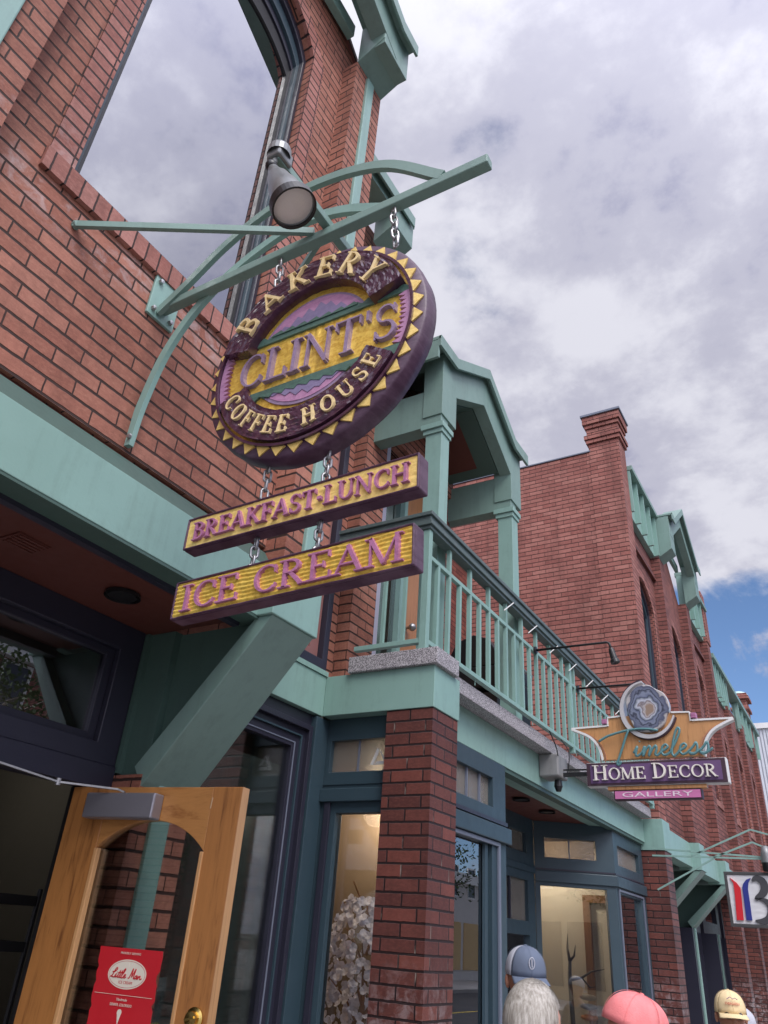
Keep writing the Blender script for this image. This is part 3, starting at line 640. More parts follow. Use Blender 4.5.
dr = MB().box(-2.93, -2.89, 4.90, 5.42, 1.53, 3.70).build('balcony_door', BROWNW if False else wood('balcony_door_wood', (.40, .17, .06), (.26, .10, .03)), gal, bevel=.004)
MB().box(-2.95, -2.915, 4.841, 4.899, 1.501, 3.749).build('door_gap', BLACK, dr)
MB().lathe([(.012, 0), (.012, .04), (.03, .045), (.034, .065), (.02, .085), (0, .088)], (-2.889, 4.98, 2.22), (1, 0, 0), 20).build('knob', STEEL, dr, smooth=True)
# wing roof bracket and cap
roof_bracket(gal, 4.0, -2.80, 5.56)
wc = MB().prism('x', -2.82, -2.545, [(3.25, 6.02), (4.13, 6.02), (4.13, 6.055), (3.25, 6.055)]).prism('x', -2.56, -2.54, [(3.25, 5.93), (4.13, 5.93), (4.13, 6.058), (3.25, 6.058)])
wc.box(-2.80, -2.58, 3.87, 4.19, 5.99, 6.018).build('roof_cap', GREEN_M, gal, bevel=.003)
MB().box(-2.81, -2.60, 3.42, 3.78, 5.88, 6.0).build('cap_block', GREEN_M, gal, bevel=.003)
# porch: two posts, cross beams, gable roof
for y_, dy in ((4.135, .245), (5.56, .235)):
    c_ = MB().box(-2.315, -2.178, y_, y_ + .133, 1.501, 3.46).build('porch_post', GREEN, gal, bevel=.003)
    MB().box(-2.35, -2.155, y_ - .026, y_ + .159, 3.455, 3.502).box(-2.335, -2.167, y_ - .012, y_ + .145, 3.413, 3.4545).build('post_cap', GREEN, c_, bevel=.003)
    MB().box(-3.08, -2.19, y_ + .005, y_ + .127, 3.5025, 3.862).build('cross_beam', GREEN_M, c_, bevel=.003)
    MB().box(-2.35, -2.178, y_ - .005, y_ + dy, 3.592, 4.20).build('drop_block', GREEN_M, c_, bevel=.003)
P_ = [(3.968, 4.212), (4.286, 4.212), (4.944, 4.60), (5.56, 4.212), (5.875, 4.212)]
gb = MB().prism('x', -2.29, -2.180, [(4.244, 4.186), (4.286, 4.210), (4.944, 4.597), (5.56, 4.210), (5.623, 4.175), (5.623, 3.82), (5.56, 3.862), (4.944, 4.239), (4.286, 3.862), (4.244, 3.83)]).build('porch_gable', GREEN_M, gal, bevel=.003)
th = .032
cap = MB().prism('x', -3.05, -2.125, P_ + [(a_, c_ + th) for a_, c_ in reversed(P_)])
cap.prism('x', -2.143, -2.120, [(a_, c_ - .075) for a_, c_ in P_] + [(a_, c_ + th + .002) for a_, c_ in reversed(P_)])
cap.build('roof_cap', GREEN_M, gb, bevel=.002)
MB().box(-3.03, -2.144, 3.970, 3.995, 4.03, 4.210).build('eave_board', GREEN_M, gb, bevel=.002)
for s_, (ya, yb) in enumerate(((4.35, 4.944), (4.944, 5.52))):
    za, zb_ = (3.885, 4.233) if s_ == 0 else (4.233, 3.885)
    MB().prism('x', -3.02, -2.295, [(ya, za), (yb, zb_), (yb, zb_ + .02), (ya, za + .02)]).build('soffit', GREEN_D, gb)
    sl = (zb_ - za) / (yb - ya); f = lambda y: za + sl * (y - ya); e0, e1 = (.06, 0) if s_ == 0 else (0, .09)
    MB().prism('x', -2.97, -2.47, [(ya + e0, f(ya + e0) - .008), (yb - e1, f(yb - e1) - .008), (yb - e1, f(yb - e1) - .002), (ya + e0, f(ya + e0) - .002)]).build('soffit_panel', REDSOF, gb)
# balcony railing
rl = empty('railing', (-2.1, 6.6, 1.55)); rl.parent = gal; rl.location = Vector((-2.1, 6.6, 1.55)) - gal.location
tr = MB()
for z0_, z1_, xa, xb_ in ((2.475, 2.503, -2.165, -2.045), (2.44, 2.4745, -2.15, -2.06), (2.41, 2.4395, -2.155, -2.05), (2.385, 2.4095, -2.14, -2.065)):
    tr.prism('z', z0_, z1_, [(xb_, 3.79 + (2.165 + xa) * 1), (xb_, 9.68), (xa, 9.68), (xa, 3.91 - (2.165 + xa)), (-2.79, 3.91 - (2.165 + xa)), (-2.79, 3.79 + (2.165 + xa))])
rail = tr.build('handrail', RAILC, rl, bevel=.003)
MB().box(-2.115, -2.085, 3.83, 9.68, 2.185, 2.215).box(-2.79, -2.1151, 3.83, 3.86, 2.185, 2.215).build('mid_rail', GREEN, rl, bevel=.002)
MB().box(-2.12, -2.08, 3.83, 9.68, 1.60, 1.63).box(-2.60, -2.121, 3.83, 3.87, 1.60, 1.63).build('bottom_rail', GREEN, rl, bevel=.002)
nb = 0
for i in range(34):
    y_ = 4.0 + i * .167
    top = 2.384 if i % 2 else 2.186
    MB().box(-2.114, -2.086, y_ - .014, y_ + .014, 1.6305, top).build('baluster', GREEN, rl); nb += 1
for i in range(2):
    x_ = -2.25 - i * .15; MB().box(x_ - .011, x_ + .011, 3.835, 3.857, 1.6305, 2.384 if i % 2 else 2.186).build('baluster', GREEN, rl)
for x_, y_ in ((-2.1, 3.85), (-2.1, 9.62), (-2.1, 6.7)): MB().box(x_ - .0235, x_ + .0235, y_ - .0235, y_ + .0235, 1.558, 2.384).build('post', GREEN, rl, bevel=.002)
for i in range(5): MB().box(-2.10, -2.095, 4.6 + i * 1.1, 4.605 + i * 1.1, 1.557, 1.60).build('foot', GREEN, rl)
# ================================================================ 3. FAR BRICK BUILDING with tower pier
far = empty('corner_building', (-2.3, 13, GZ), 'brick building with the tall chimney pier and row of arched windows beyond the balcony', 'building')
# side wall facing the viewer, stepped coping, corner pier
MB().box(-9, -2.52, 9.751, 10.05, GZ, 6.84).build('side_wall', BR_FAR, far, v0=.02)
MB().box(-9, -2.50, 9.735, 10.07, 6.8405, 6.86).build('coping', GREYP, far)
pr = MB().box(-2.52, -2.055, 9.742, 10.12, GZ + 2.9, 6.98).build('corner_pier', BR_FAR, far, v0=.02, u0=.05)
for zz0, zz1, e in ((6.98, 7.05, .03), (7.05, 7.12, .05), (7.12, 7.26, .012), (7.26, 7.33, .035), (7.33, 7.47, .06)):
    MB().box(-2.52 - e, -2.055 + e, 9.742 - e, 10.12 + e, zz0, zz1).build('corbel', BR_FAR, pr, v0=.02)
MB().box(-2.60, -1.975, 9.66, 10.20, 7.471, 7.51).build('pier_cap', GREYP, pr, bevel=.003)
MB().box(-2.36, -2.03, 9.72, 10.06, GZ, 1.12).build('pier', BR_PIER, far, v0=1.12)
MB().box(-2.40, -2.02, 9.705, 10.075, 1.1205, 1.46).build('pier_beam', GREEN, far, bevel=.004)
K = [9.86 + 2.11 * i for i in range(8)]
def bay_wall(y0, y1, ztop, holes, name='wall'):
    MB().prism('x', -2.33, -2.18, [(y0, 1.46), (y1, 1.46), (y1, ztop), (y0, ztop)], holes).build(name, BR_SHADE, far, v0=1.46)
hs = [arch_outline((K[i] + K[i+1]) / 2, .575, 2.50, 4.75, .30, 14) for i in range(3)]
zr = 5.86
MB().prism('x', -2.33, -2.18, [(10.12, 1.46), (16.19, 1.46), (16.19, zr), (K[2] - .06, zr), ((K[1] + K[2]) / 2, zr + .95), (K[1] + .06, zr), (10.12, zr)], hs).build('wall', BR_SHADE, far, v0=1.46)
for i in range(3): arch_window(far, (K[i] + K[i+1]) / 2, -2.18, 2.60, 4.75, a=.30, simple=True)
for i in (1, 2, 3): pilaster(far, K[i], -2.04, -2.2, 1.46, zr, 1.46, BR_SHADE, False)
for i in (1, 2): roof_bracket(far, K[i], -2.04, zr)
gable(far, K[1], K[2], -2.04, 6.62, .72)
for a_, b_ in ((10.13, K[1] - .17), (K[2] + .17, K[3] + .1)):
    cr = MB().box(-2.20, -2.10, a_, b_, zr + .002, 6.60).build('cornice_panel', GREEN, far)
    q = MB(); n_ = 4
    for j in range(n_ + 1):
        yy = a_ + .03 + (b_ - a_ - .06) * j / n_
        q.box(-2.10, -2.02, yy - .02, yy + .02, zr + .01, 6.60)
    q.build('fin', WHITEP if False else GREEN, cr)
    MB().box(-2.22, -1.98, a_, b_, 6.601, 6.68).build('cornice_rail', GREEN_M, cr, bevel=.004)
    MB().box(-2.181, -2.13, a_, b_, zr - .42, zr - .36).build('brick_string', BR_DARK, cr)
MB().box(-2.4, -2.02, 16.02, 16.42, zr, 7.0).build('corner_pier', BR_FAR, far, v0=0)
# lower half further along
hs2 = [arch_outline((K[i] + K[i+1]) / 2, .50, 2.5, 4.0, .30, 12) for i in range(3, 6)]
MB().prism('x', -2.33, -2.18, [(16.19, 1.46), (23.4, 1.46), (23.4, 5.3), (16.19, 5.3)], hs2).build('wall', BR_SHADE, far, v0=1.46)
for i in range(3, 6): arch_window(far, (K[i] + K[i+1]) / 2, -2.18, 2.60, 4.0, hw=.50, a=.30, simple=True)
for i in (4, 5, 6): pilaster(far, K[i], -2.08, -2.2, 1.46, 5.2, 1.46, BR_SHADE, False)
for a_, b_ in ((16.5, 18.2), (19.9, 23.3)):
    cr = MB().box(-2.20, -2.14, a_, b_, 5.00, 5.62).build('cornice_panel', GREEN, far)
    q = MB()
    for j in range(6): yy = a_ + (b_ - a_) * j / 5; q.box(-2.14, -2.05, yy - .03, yy + .03, 5.0, 5.62)
    q.build('fin', GREEN, cr)
MB().box(-2.22, -2.00, 16.43, 23.45, 5.64, 5.74).build('cornice_rail', GREEN_M, far, bevel=.004)
ch = MB().box(-2.45, -2.08, 22.3, 22.8, 5.2, 6.45).build('chimney', BR_FAR, far, v0=0)
for z_, e in ((6.1, .05), (6.40, .08), (6.48, .04)): MB().box(-2.45 - e, -2.08 + e, 22.3 - e, 22.8 + e, z_, z_ + .08).build('corbel', BR_FAR, ch)
MB().ball((-2.265, 22.55, 6.56), .24, 14, (1, 1, .5)).build('chimney_hood', paint('pale_copper', (.45, .62, .6), .6), ch, smooth=True)
MB().box(-9, -2.34, 23.2, 23.4, GZ, 5.6).build('end_wall', BR_FAR, far, v0=0)
# ground floor of the far building
MB().box(-2.30, -2.12, 10.08, 23.4, 1.15, 1.455).build('fascia', GREEN, far, bevel=.003)
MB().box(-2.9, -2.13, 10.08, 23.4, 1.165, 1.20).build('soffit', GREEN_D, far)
for i in range(1, 7):
    fascia_block(far, K[i], x=-2.0, zb=1.12, zt=1.46, strut=i < 3)
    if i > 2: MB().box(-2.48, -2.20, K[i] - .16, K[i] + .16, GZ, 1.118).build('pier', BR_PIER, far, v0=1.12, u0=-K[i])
    q = MB().box(-2.95, -2.62, K[i] - .165, K[i] + .165, GZ, .50).build('pilaster', BR_PIER if i == 1 else NAVY, far, v0=.5, u0=-K[i])
    MB().box(-2.65, -2.60, K[i] - .05, K[i] + .05, GZ, .5).build('drain_channel', GREEN, q)
    MB().prism('y', K[i] + .03, K[i] + .06, [(-2.95, .5), (-2.64, .5), (-2.08, 1.118), (-2.95, 1.118)]).build('gusset_panel', GREEN_D, far) if i < 3 else None
    yc = K[i] + 1.055
    e = MB().prism('x', -2.95, -2.88, [(K[i] + .17, GZ), (K[i] + 1.94, GZ), (K[i] + 1.94, 1.16), (K[i] + .17, 1.16)], [[(yc - .6, .72), (yc + .6, .72), (yc + .6, 1.02), (yc - .6, 1.02)], [(yc - .62, -1.2), (yc - .08, -1.2), (yc - .08, .5), (yc - .62, .5)], [(yc + .08, -1.2), (yc + .62, -1.2), (yc + .62, .5), (yc + .08, .5)]]).build('shop_window', NAVY, far)
    MB().box(-2.93, -2.925, yc - .64, yc + .64, -1.22, 1.04).build('pane', GL_SHOP, e)
MB().box(-4.6, -4.5, 10.1, 23.2, GZ, 1.4).box(-4.5, -2.96, 10.1, 10.2, GZ, 1.3).build('room', CREAM, far)
MB().box(-9, -4.6, 10.06, 23.2, 5.0, 5.1).build('roof', DARKIN, far)

# pale far building closing the street
pf = empty('pale_building', (-4, 41, GZ), 'pale corrugated building closing the far end of the street', 'building')
mt, t, Pp = new_mat('pale_corrugated_metal'); k_ = NT(t); g_ = k_.n('ShaderNodeNewGeometry')
wv = k_.n('ShaderNodeTexWave'); wv.inputs['Scale'].default_value = 2.2; k_.link(g_.outputs['Position'], wv.inputs[0]); Pp.inputs['Base Color'].default_value = (.55, .58, .62, 1)
k_.bump(wv.outputs[1], 1, .05, Pp)
MB().box(-9, 1.2, 40, 48, GZ, 10.0).build('wall', mt, pf)
MB().box(-9.1, 1.3, 39.9, 48, 10.0, 10.25).build('parapet', WHITEP, pf)
for i in range(6):
    f_ = MB().box(-6.6 + i * 1.3, -5.9 + i * 1.3, 39.95, 40.02, 1.0, 2.6).build('window', NAVY, pf)

# ================================================================ lettering
# glyphs in a unit box: strokes ('l', x0,y0,x1,y1,w) and ('a', cx,cy,rx,ry,deg0,deg1,wside,wtop)
def ser(x, y, w=.30, h=.055): return ('l', x - w / 2, y, x + w / 2, y, h)
TK, TN = .17, .075
G = {
 'A': (.86, [('l', .10, .03, .43, .98, TN), ('l', .40, .98, .74, .03, TK), ('l', .22, .34, .62, .34, TN), ser(.10, .03, .26), ser(.75, .03, .28)]),
 'B': (.74, [('l', .18, 0, .18, 1, TK), ('a', .30, .76, .26, .205, -90, 90, TK, TN), ('a', .30, .29, .32, .255, -90, 90, TK, TN), ('l', .02, .965, .32, .965, TN), ('l', .02, .035, .32, .035, TN), ('l', .18, .545, .32, .545, TN)]),
 'C': (.80, [('a', .46, .5, .34, .46, 48, 312, TK, TN), ('l', .69, .66, .69, .93, TN), ('l', .69, .12, .72, .28, TN)]),
 'D': (.84, [('l', .18, 0, .18, 1, TK), ('a', .30, .5, .40, .465, -90, 90, TK, TN), ('l', .02, .965, .32, .965, TN), ('l', .02, .035, .32, .035, TN)]),
 'E': (.72, [('l', .18, 0, .18, 1, TK), ('l', .02, .96, .62, .96, TN), ('l', .02, .04, .66, .04, TN), ('l', .18, .51, .48, .51, TN), ('l', .61, .99, .61, .76, TN), ('l', .65, .01, .65, .26, TN), ('l', .48, .40, .48, .62, TN)]),
 'F': (.68, [('l', .18, 0, .18, 1, TK), ('l', .02, .96, .62, .96, TN), ('l', .18, .50, .48, .50, TN), ('l', .61, .99, .61, .74, TN), ('l', .48, .38, .48, .62, TN), ser(.18, .03, .34)]),
 'G': (.86, [('a', .46, .5, .34, .46, 48, 318, TK, TN), ('l', .69, .66, .69, .93, TN), ('l', .71, .08, .71, .44, TK), ser(.70, .44, .26)]),
 'H': (.90, [('l', .18, 0, .18, 1, TK), ('l', .70, 0, .70, 1, TK), ('l', .18, .51, .70, .51, TN), ser(.18, .03, .34), ser(.18, .97, .34), ser(.70, .03, .34), ser(.70, .97, .34)]),
 'I': (.40, [('l', .19, 0, .19, 1, TK), ser(.19, .03, .34), ser(.19, .97, .34)]),
 'K': (.86, [('l', .18, 0, .18, 1, TK), ('l', .24, .42, .68, .97, TN), ('l', .36, .58, .74, .03, TK), ser(.18, .03, .34), ser(.18, .97, .34), ser(.68, .97, .26), ser(.74, .03, .26)]),
 'L': (.70, [('l', .18, 0, .18, 1, TK), ('l', .02, .04, .64, .04, TN), ('l', .63, .01, .63, .28, TN), ser(.18, .97, .34)]),
 'M': (1.02, [('l', .15, 0, .15, 1, TN), ('l', .14, .99, .50, .05, TK), ('l', .50, .05, .84, .99, TN), ('l', .84, 0, .84, 1, TK), ser(.13, .03, .24), ser(.84, .03, .30), ser(.10, .97, .20), ser(.88, .97, .20)]),
 'N': (.88, [('l', .15, 0, .15, 1, TN), ('l', .14, .98, .71, .03, TK), ('l', .71, 0, .71, 1, TN), ser(.13, .03, .24), ser(.71, .97, .24), ser(.10, .97, .18)]),
 'O': (.88, [('a', .44, .5, .34, .465, 0, 360, TK, TN)]),
 'R': (.82, [('l', .18, 0, .18, 1, TK), ('a', .30, .74, .27, .225, -90, 90, TK, TN), ('l', .02, .965, .32, .965, TN), ('l', .18, .515, .32, .515, TN), ('l', .34, .52, .68, .03, TK), ser(.18, .03, .34), ser(.71, .03, .22)]),
 'S': (.66, [('a', .33, .73, .21, .235, 20, 270, TN + .03, TN), ('a', .33, .265, .23, .235, -160, 90, TK - .02, TN), ('l', .31, .52, .37, .48, .12), ('l', .54, .74, .54, .96, TN), ('l', .10, .04, .10, .28, TN)]),
 'T': (.78, [('l', .38, 0, .38, 1, TK), ('l', .04, .96, .72, .96, TN), ('l', .06, .99, .06, .74, TN), ('l', .70, .99, .70, .74, TN), ser(.38, .03, .34)]),
 'U': (.86, [('l', .18, .34, .18, 1, TK), ('l', .68, .34, .68, 1, TN), ('a', .43, .34, .25, .31, 180, 360, TK, TN), ser(.18, .97, .34), ser(.68, .97, .26)]),
 'Y': (.82, [('l', .10, .98, .40, .48, TK), ('l', .40, .48, .70, .98, TN), ('l', .40, 0, .40, .50, TK), ser(.40, .03, .34), ser(.10, .97, .28), ser(.70, .97, .24)]),
 "'": (.26, [('l', .12, .72, .12, 1, TN + .05)]), '-': (.34, [('l', .06, .42, .26, .42, .20)]), ' ': (.42, []),
}
def strip(mb, pts, ws, Mf, h0, h1, taper=.78):
    """a raised ribbon: pts in the sign's plane, ws widths, chamfered sides"""
    n = len(pts); vs = []; fs = []
    for i in range(n):
        a = pts[max(i - 1, 0)]; b = pts[min(i + 1, n - 1)]
        dx, dy = b[0] - a[0], b[1] - a[1]; l = hypot(dx, dy) or 1; nx, ny = -dy / l, dx / l
        w_ = ws[i] / 2
        for s, hh, q in ((1, h0, 1), (1, h1, taper), (-1, h1, taper), (-1, h0, 1)):
            vs.append(Mf(pts[i][0] + nx * w_ * s * q, pts[i][1] + ny * w_ * s * q, hh))
    for i in range(n - 1):
        for k in range(3): fs.append((i*4 + k, i*4 + k + 1, i*4 + 4 + k + 1, i*4 + 4 + k))
    fs += [(0, 1, 2, 3), ((n-1)*4 + 3, (n-1)*4 + 2, (n-1)*4 + 1, (n-1)*4)]
    mb.add(vs, fs)
HC = [0]
def glyph(mb, chx, place, Mf, size, h0, h1, weight=1.0):
    """place(gx, gy) -> (u, v) in the sign's plane"""
    for st in G[chx][1]:
        HC[0] = (HC[0] + 1) % 5; e = HC[0] * .00035
        if st[0] == 'l':
            _, x0, y0, x1, y1, w_ = st; P = [(x0, y0), (x1, y1)]; W = [w_] * 2
        else:
            _, cx, cy_, rx, ry, a0, a1, ws, wt = st; n = max(6, int(abs(a1 - a0) / 18)); P = []; W = []
            for i in range(n + 1):
                a = radians(a0 + (a1 - a0) * i / n); P.append((cx + rx * cos(a), cy_ + ry * sin(a))); W.append(wt + (ws - wt) * abs(cos(a)) ** 1.3)
        strip(mb, [place(*p) for p in P], [q * size * weight for q in W], Mf, h0, h1 + e)
def text_line(mb, s, u, v, size, Mf, h0, h1, width=None, weight=1.0, caps=None, aspect=1.0):
    """s set on a straight baseline from u; width squeezes the advance; caps enlarges the letters at those indices"""
    adv = [G[c][0] * (1.25 if caps and i in caps else 1) for i, c in enumerate(s)]; tot = sum(adv) * size * aspect
    k = (width / tot if width else 1) * aspect; x = u
    for i, c in enumerate(s):
        big = 1.25 if caps and i in caps else 1
        glyph(mb, c, (lambda gx, gy, x=x, big=big: (x + gx * size * k * big, v + gy * size * big)), Mf, size * big, h0, h1, weight)
        x += adv[i] * size * k
def text_arc(mb, s, r, a0, a1, size, Mf, h0, h1, bottom=False, weight=1.0, wide=1.0):
    adv = [G[c][0] for c in s]; tot = sum(adv); x = 0
    for i, c in enumerate(s):
        mid = (x + adv[i] / 2) / tot; a = radians(a0 + (a1 - a0) * mid); x += adv[i]
        def pl(gx, gy, a=a, w_=adv[i]):
            lx, ly = (gx - w_ / 2 + .0) * size * wide, gy * size
            if not bottom: rx, ry, rr = sin(a), -cos(a), r + ly; return (rr * cos(a) + lx * rx, rr * sin(a) + lx * ry)
            rr = r - ly; return (rr * cos(a) - lx * sin(a), rr * sin(a) + lx * cos(a))
        glyph(mb, c, pl, Mf, size, h0, h1, weight)

# ================================================================ paints of the carved signs
def carved(name, col, crev, rough=.42, scale=55, amt=.6, metal=0, coat=0):
    mt, t, P = new_mat(name); k = NT(t); g_ = k.n('ShaderNodeNewGeometry'); p = g_.outputs['Position']
    n_ = k.noise(k.mapping(p, (8, 8, 60)), 1, 6, .65, .6); n2_ = k.noise(p, scale, 5, .7)
    v = k.m('ADD', k.m('MULTIPLY', n_, .5), k.m('MULTIPLY', n2_, .5))
    k.link(k.mix(k.ramp(v, [(.44, (0, 0, 0)), (.60, (amt, amt, amt))]), col, crev), P.inputs['Base Color'])
    P.inputs['Roughness'].default_value = rough; P.inputs['Metallic'].default_value = metal; P.inputs['Coat Weight'].default_value = coat
    k.bump(v, .8, .0015, P); return mt
GOLD = carved('gold_leaf_paint', (.98, .70, .14), (.58, .31, .03), .30, 70, .75, .4)
GOLD2 = carved('pale_gold_paint', (.92, .69, .23), (.60, .38, .08), .38, 90, .6, .25)
PLUM = carved('plum_gloss_paint', (.052, .017, .038), (.10, .045, .075), .26, 60, .5, 0, .4)
MAUVE = carved('mauve_paint', (.36, .20, .40), (.22, .10, .24), .45, 60, .7)
LILAC = carved('lilac_letter_paint', (.31, .23, .34), (.19, .12, .21), .4, 60, .6)
PINK = carved('rose_letter_paint', (.43, .17, .31), (.24, .08, .16), .42, 80, .7)
PINKL = carved('pink_sky_paint', (.48, .25, .40), (.30, .13, .26), .45, 60, .6)
SGREEN = carved('sea_green_sign_paint', (.085, .165, .130), (.035, .075, .06), .45, 60, .6)
BLUEG = carved('lavender_mountain_paint', (.24, .20, .33), (.16, .13, .24), .45, 60, .6)
RIM = carved('weathered_purple_rim', (.062, .024, .050), (.17, .10, .15), .45, 18, .45)
CREAML = carved('cream_letter_paint', (.86, .68, .36), (.58, .40, .16), .4, 90, .4)

# ================================================================ sign bracket
sb0 = empty('sign_bracket', (-2.18, 1.485, 2.35), 'sage green iron bracket bolted under the arched window, carrying the bakery signs', 'sign bracket')
YB = 1.485
MB().prism('x', -2.1795, -2.165, [(YB - .075, 2.235), (YB + .075, 2.235), (YB + .075, 2.46), (YB - .075, 2.46)]).build('wall_plate', GREEN, sb0, bevel=.003)
bo = MB()
for y_, z_ in ((-.05, 2.27), (.05, 2.27), (-.05, 2.425), (.05, 2.425)): bo.lathe([(.0, .018), (.011, .016), (.013, 0), (0, 0)], (-2.166, YB + y_, z_), (1, 0, 0), 6)
bo.build('bolt', STEEL, sb0)
MB().bar([(-2.165, YB, 2.305), (-.635, YB, 2.305)], .042, .042).build('beam', GREEN_M, sb0, bevel=.004)
def arcpts(pts, n=8):
    P = [Vector(p) for p in pts]; P = [2 * P[0] - P[1]] + P + [2 * P[-1] - P[-2]]; out = []
    for i in range(1, len(P) - 2):
        for j in range(n):
            t = j / n; a, b, c, d = P[i-1], P[i], P[i+1], P[i+2]
            out.append(.5 * ((2*b) + (c - a) * t + (2*a - 5*b + 4*c - d) * t*t + (3*b - a - 3*c + d) * t**3))
    out.append(P[-2]); return out
MB().bar(arcpts([(-2.165, YB - .02, 2.27), (-2.02, YB - .02, 2.37), (-1.83, YB - .02, 2.515), (-1.60, YB - .02, 2.615), (-1.33, YB - .02, 2.625), (-1.05, YB - .02, 2.53), (-.81, YB - .01, 2.325)]), .022, .04, (0, 0, 1)).build('upper_arch', GREEN_M, sb0)
MB().bar(arcpts([(-2.17, YB + .023, 1.60), (-2.155, YB + .023, 1.80), (-2.09, YB + .023, 2.06), (-1.95, YB + .023, 2.27), (-1.75, YB + .023, 2.41), (-1.50, YB + .023, 2.49), (-1.27, YB + .023, 2.45), (-1.03, YB + .023, 2.325)]), .022, .04, (0, 0, 1)).build('lower_arch', GREEN, sb0)
MB().lathe([(0, .012), (.010, .01), (.012, 0)], (-2.155, YB + .01, 1.635), (0, -1, 0), 6).build('bolt', STEEL, sb0)
MB().bar([(-2.178, 1.005, 2.335), (-1.35, YB - .022, 2.328)], .018, .03).lathe([(0, .02), (.016, .018), (.018, 0)], (-2.178, 1.012, 2.335), (1, 0, 0), 8).build('stay_rod', GREEN_M, sb0)
MB().bar([(-2.178, 1.965, 2.335), (-1.35, YB + .022, 2.328)], .018, .03).build('stay_rod', GREEN_M, sb0)
MB().bar([(-1.30, 1.15, 2.351), (-1.30, 1.80, 2.351)], .035, .035).build('cross_bar', GREEN_M, sb0, bevel=.003)

# spotlight on the bracket
spl = empty('spotlight', (-1.30, 1.15, 2.40), 'grey bell shaped spotlight clamped over the round bakery sign', 'spotlight')
MB().bar([(-1.3, 1.16, 2.36), (-1.298, 1.142, 2.29)], .02, .02, (1, 0, 0)).box(-1.33, -1.27, 1.135, 1.21, 2.34, 2.40).lathe([(0, .02), (.036, .018), (.042, 0), (.042, -.03)], (-1.30, 1.165, 2.40), (0, 0, 1), 18).build('mount_box', LAMPM, spl, bevel=.008)
hd = Vector((-1.298, 1.14, 2.285)); ax = Vector((.405, .15, -.90)).normalized()
MB().ball(tuple(hd), .022, 12).build('swivel', BLACK, spl, smooth=True)
hs0 = hd + ax * .015
sh = MB().lathe([(.012, 0), (.018, .004), (.024, .03), (.036, .065), (.039, .068), (.049, .120), (.052, .124), (.061, .180), (.068, .215), (.072, .235), (.069, .236), (.065, .22), (.052, .19)], hs0, ax, 36).build('shade', LAMPM, spl, smooth=True)
MB().lathe([(.068, .215), (.0755, .216), (.076, .250), (.070, .251), (.069, .24)], hs0, ax, 36).build('rim', BLACK, spl, smooth=False)
lm, lt_, lP = new_mat('frosted_lens'); lP.inputs['Base Color'].default_value = (.80, .76, .72, 1); lP.inputs['Roughness'].default_value = .25
k_ = NT(lt_); g_ = k_.n('ShaderNodeNewGeometry'); k_.bump(k_.noise(g_.outputs['Position'], 120, 3), .5, .003, lP)
MB().lathe([(0, .238), (.03, .237), (.050, .234), (.0695, .230)], hs0, ax, 30).build('lens', lm, spl, smooth=True)

# ================================================================ chains
def chain(name, p0, p1, label, link=.042, wdt=.011, r=.0042):
    p0 = Vector(p0); p1 = Vector(p1); L = (p1 - p0).length; n = max(2, round(L / (link - .010))); d_ = (p1 - p0).normalized(); step = L / n
    a = d_.cross(Vector((0, 1, 0))).normalized(); b = d_.cross(a); mb = MB()
    for i in range(n):
        c = p0 + d_ * (step * (i + .5)); ang = (pi / 2) * (i % 2) + .5 + .2 * random.random(); u = a * cos(ang) + b * sin(ang); hl = step / 2 + .004; pts = []
        for j in range(16):
            t = 2 * pi * j / 16; pts.append(c + u * wdt * cos(t) + d_ * ((hl - wdt) * (1 if sin(t) > 0 else -1) + wdt * sin(t)))
        mb.tube(pts, r, 6, closed=True)
    for e in (p0, p1): mb.tube([e + Vector((.009 * cos(2*pi*j/10), .0, .009 * sin(2*pi*j/10))) for j in range(10)], .003, 6, closed=True)
    o = mb.build(name, STEEL, smooth=True); tag(o, label, 'chain', 'chains carrying the bakery signs')
chain('chain', (-1.52, 1.485, 2.282), (-1.50, 1.485, 2.045), 'steel chain from the bracket to the left shoulder of the round sign', .05, .013, .005)
chain('chain', (-1.01, 1.485, 2.282), (-.985, 1.485, 2.08), 'steel chain from the bracket to the right shoulder of the round sign', .05, .013, .005)
chain('chain', (-1.385, 1.475, 1.285), (-1.385, 1.475, 1.115), 'steel chain under the round sign above the FAST letters, left one of the pair')
chain('chain', (-1.155, 1.475, 1.265), (-1.155, 1.475, 1.12), 'steel chain under the round sign above the LUNCH letters, right one of the pair')
chain('chain', (-1.385, 1.475, 1.012), (-1.385, 1.475, .892), 'steel chain joining the two plank signs on the left, above the letter C')
chain('chain', (-1.155, 1.475, 1.018), (-1.155, 1.475, .905), 'steel chain joining the two plank signs on the right, above the letter E')

# ================================================================ round sign
rs = empty('round_sign', (-1.245, 1.49, 1.68), 'round carved bakery coffee house sign with gold teeth and a purple rim', 'sign')
CX, CZ, YF, RS = -1.248, 1.676, 1.425, .968
MR = lambda u, v, h: (CX + u * RS, YF - h, CZ + v * RS)
def ringband(r0, r1, h, hb, n=120):
    mb = MB(); vs = []; fs = []
    for i in range(n):
        a = 2 * pi * i / n
        for r_, hh in ((r1, hb), (r1, h), (r0, h), (r0, hb)): vs.append(MR(r_ * cos(a), r_ * sin(a), hh))
    for i in range(n):
        j = (i + 1) % n
        for k in range(4): fs.append((i*4 + k, i*4 + (k+1) % 4, j*4 + (k+1) % 4, j*4 + k))
    return mb.add(vs, fs)
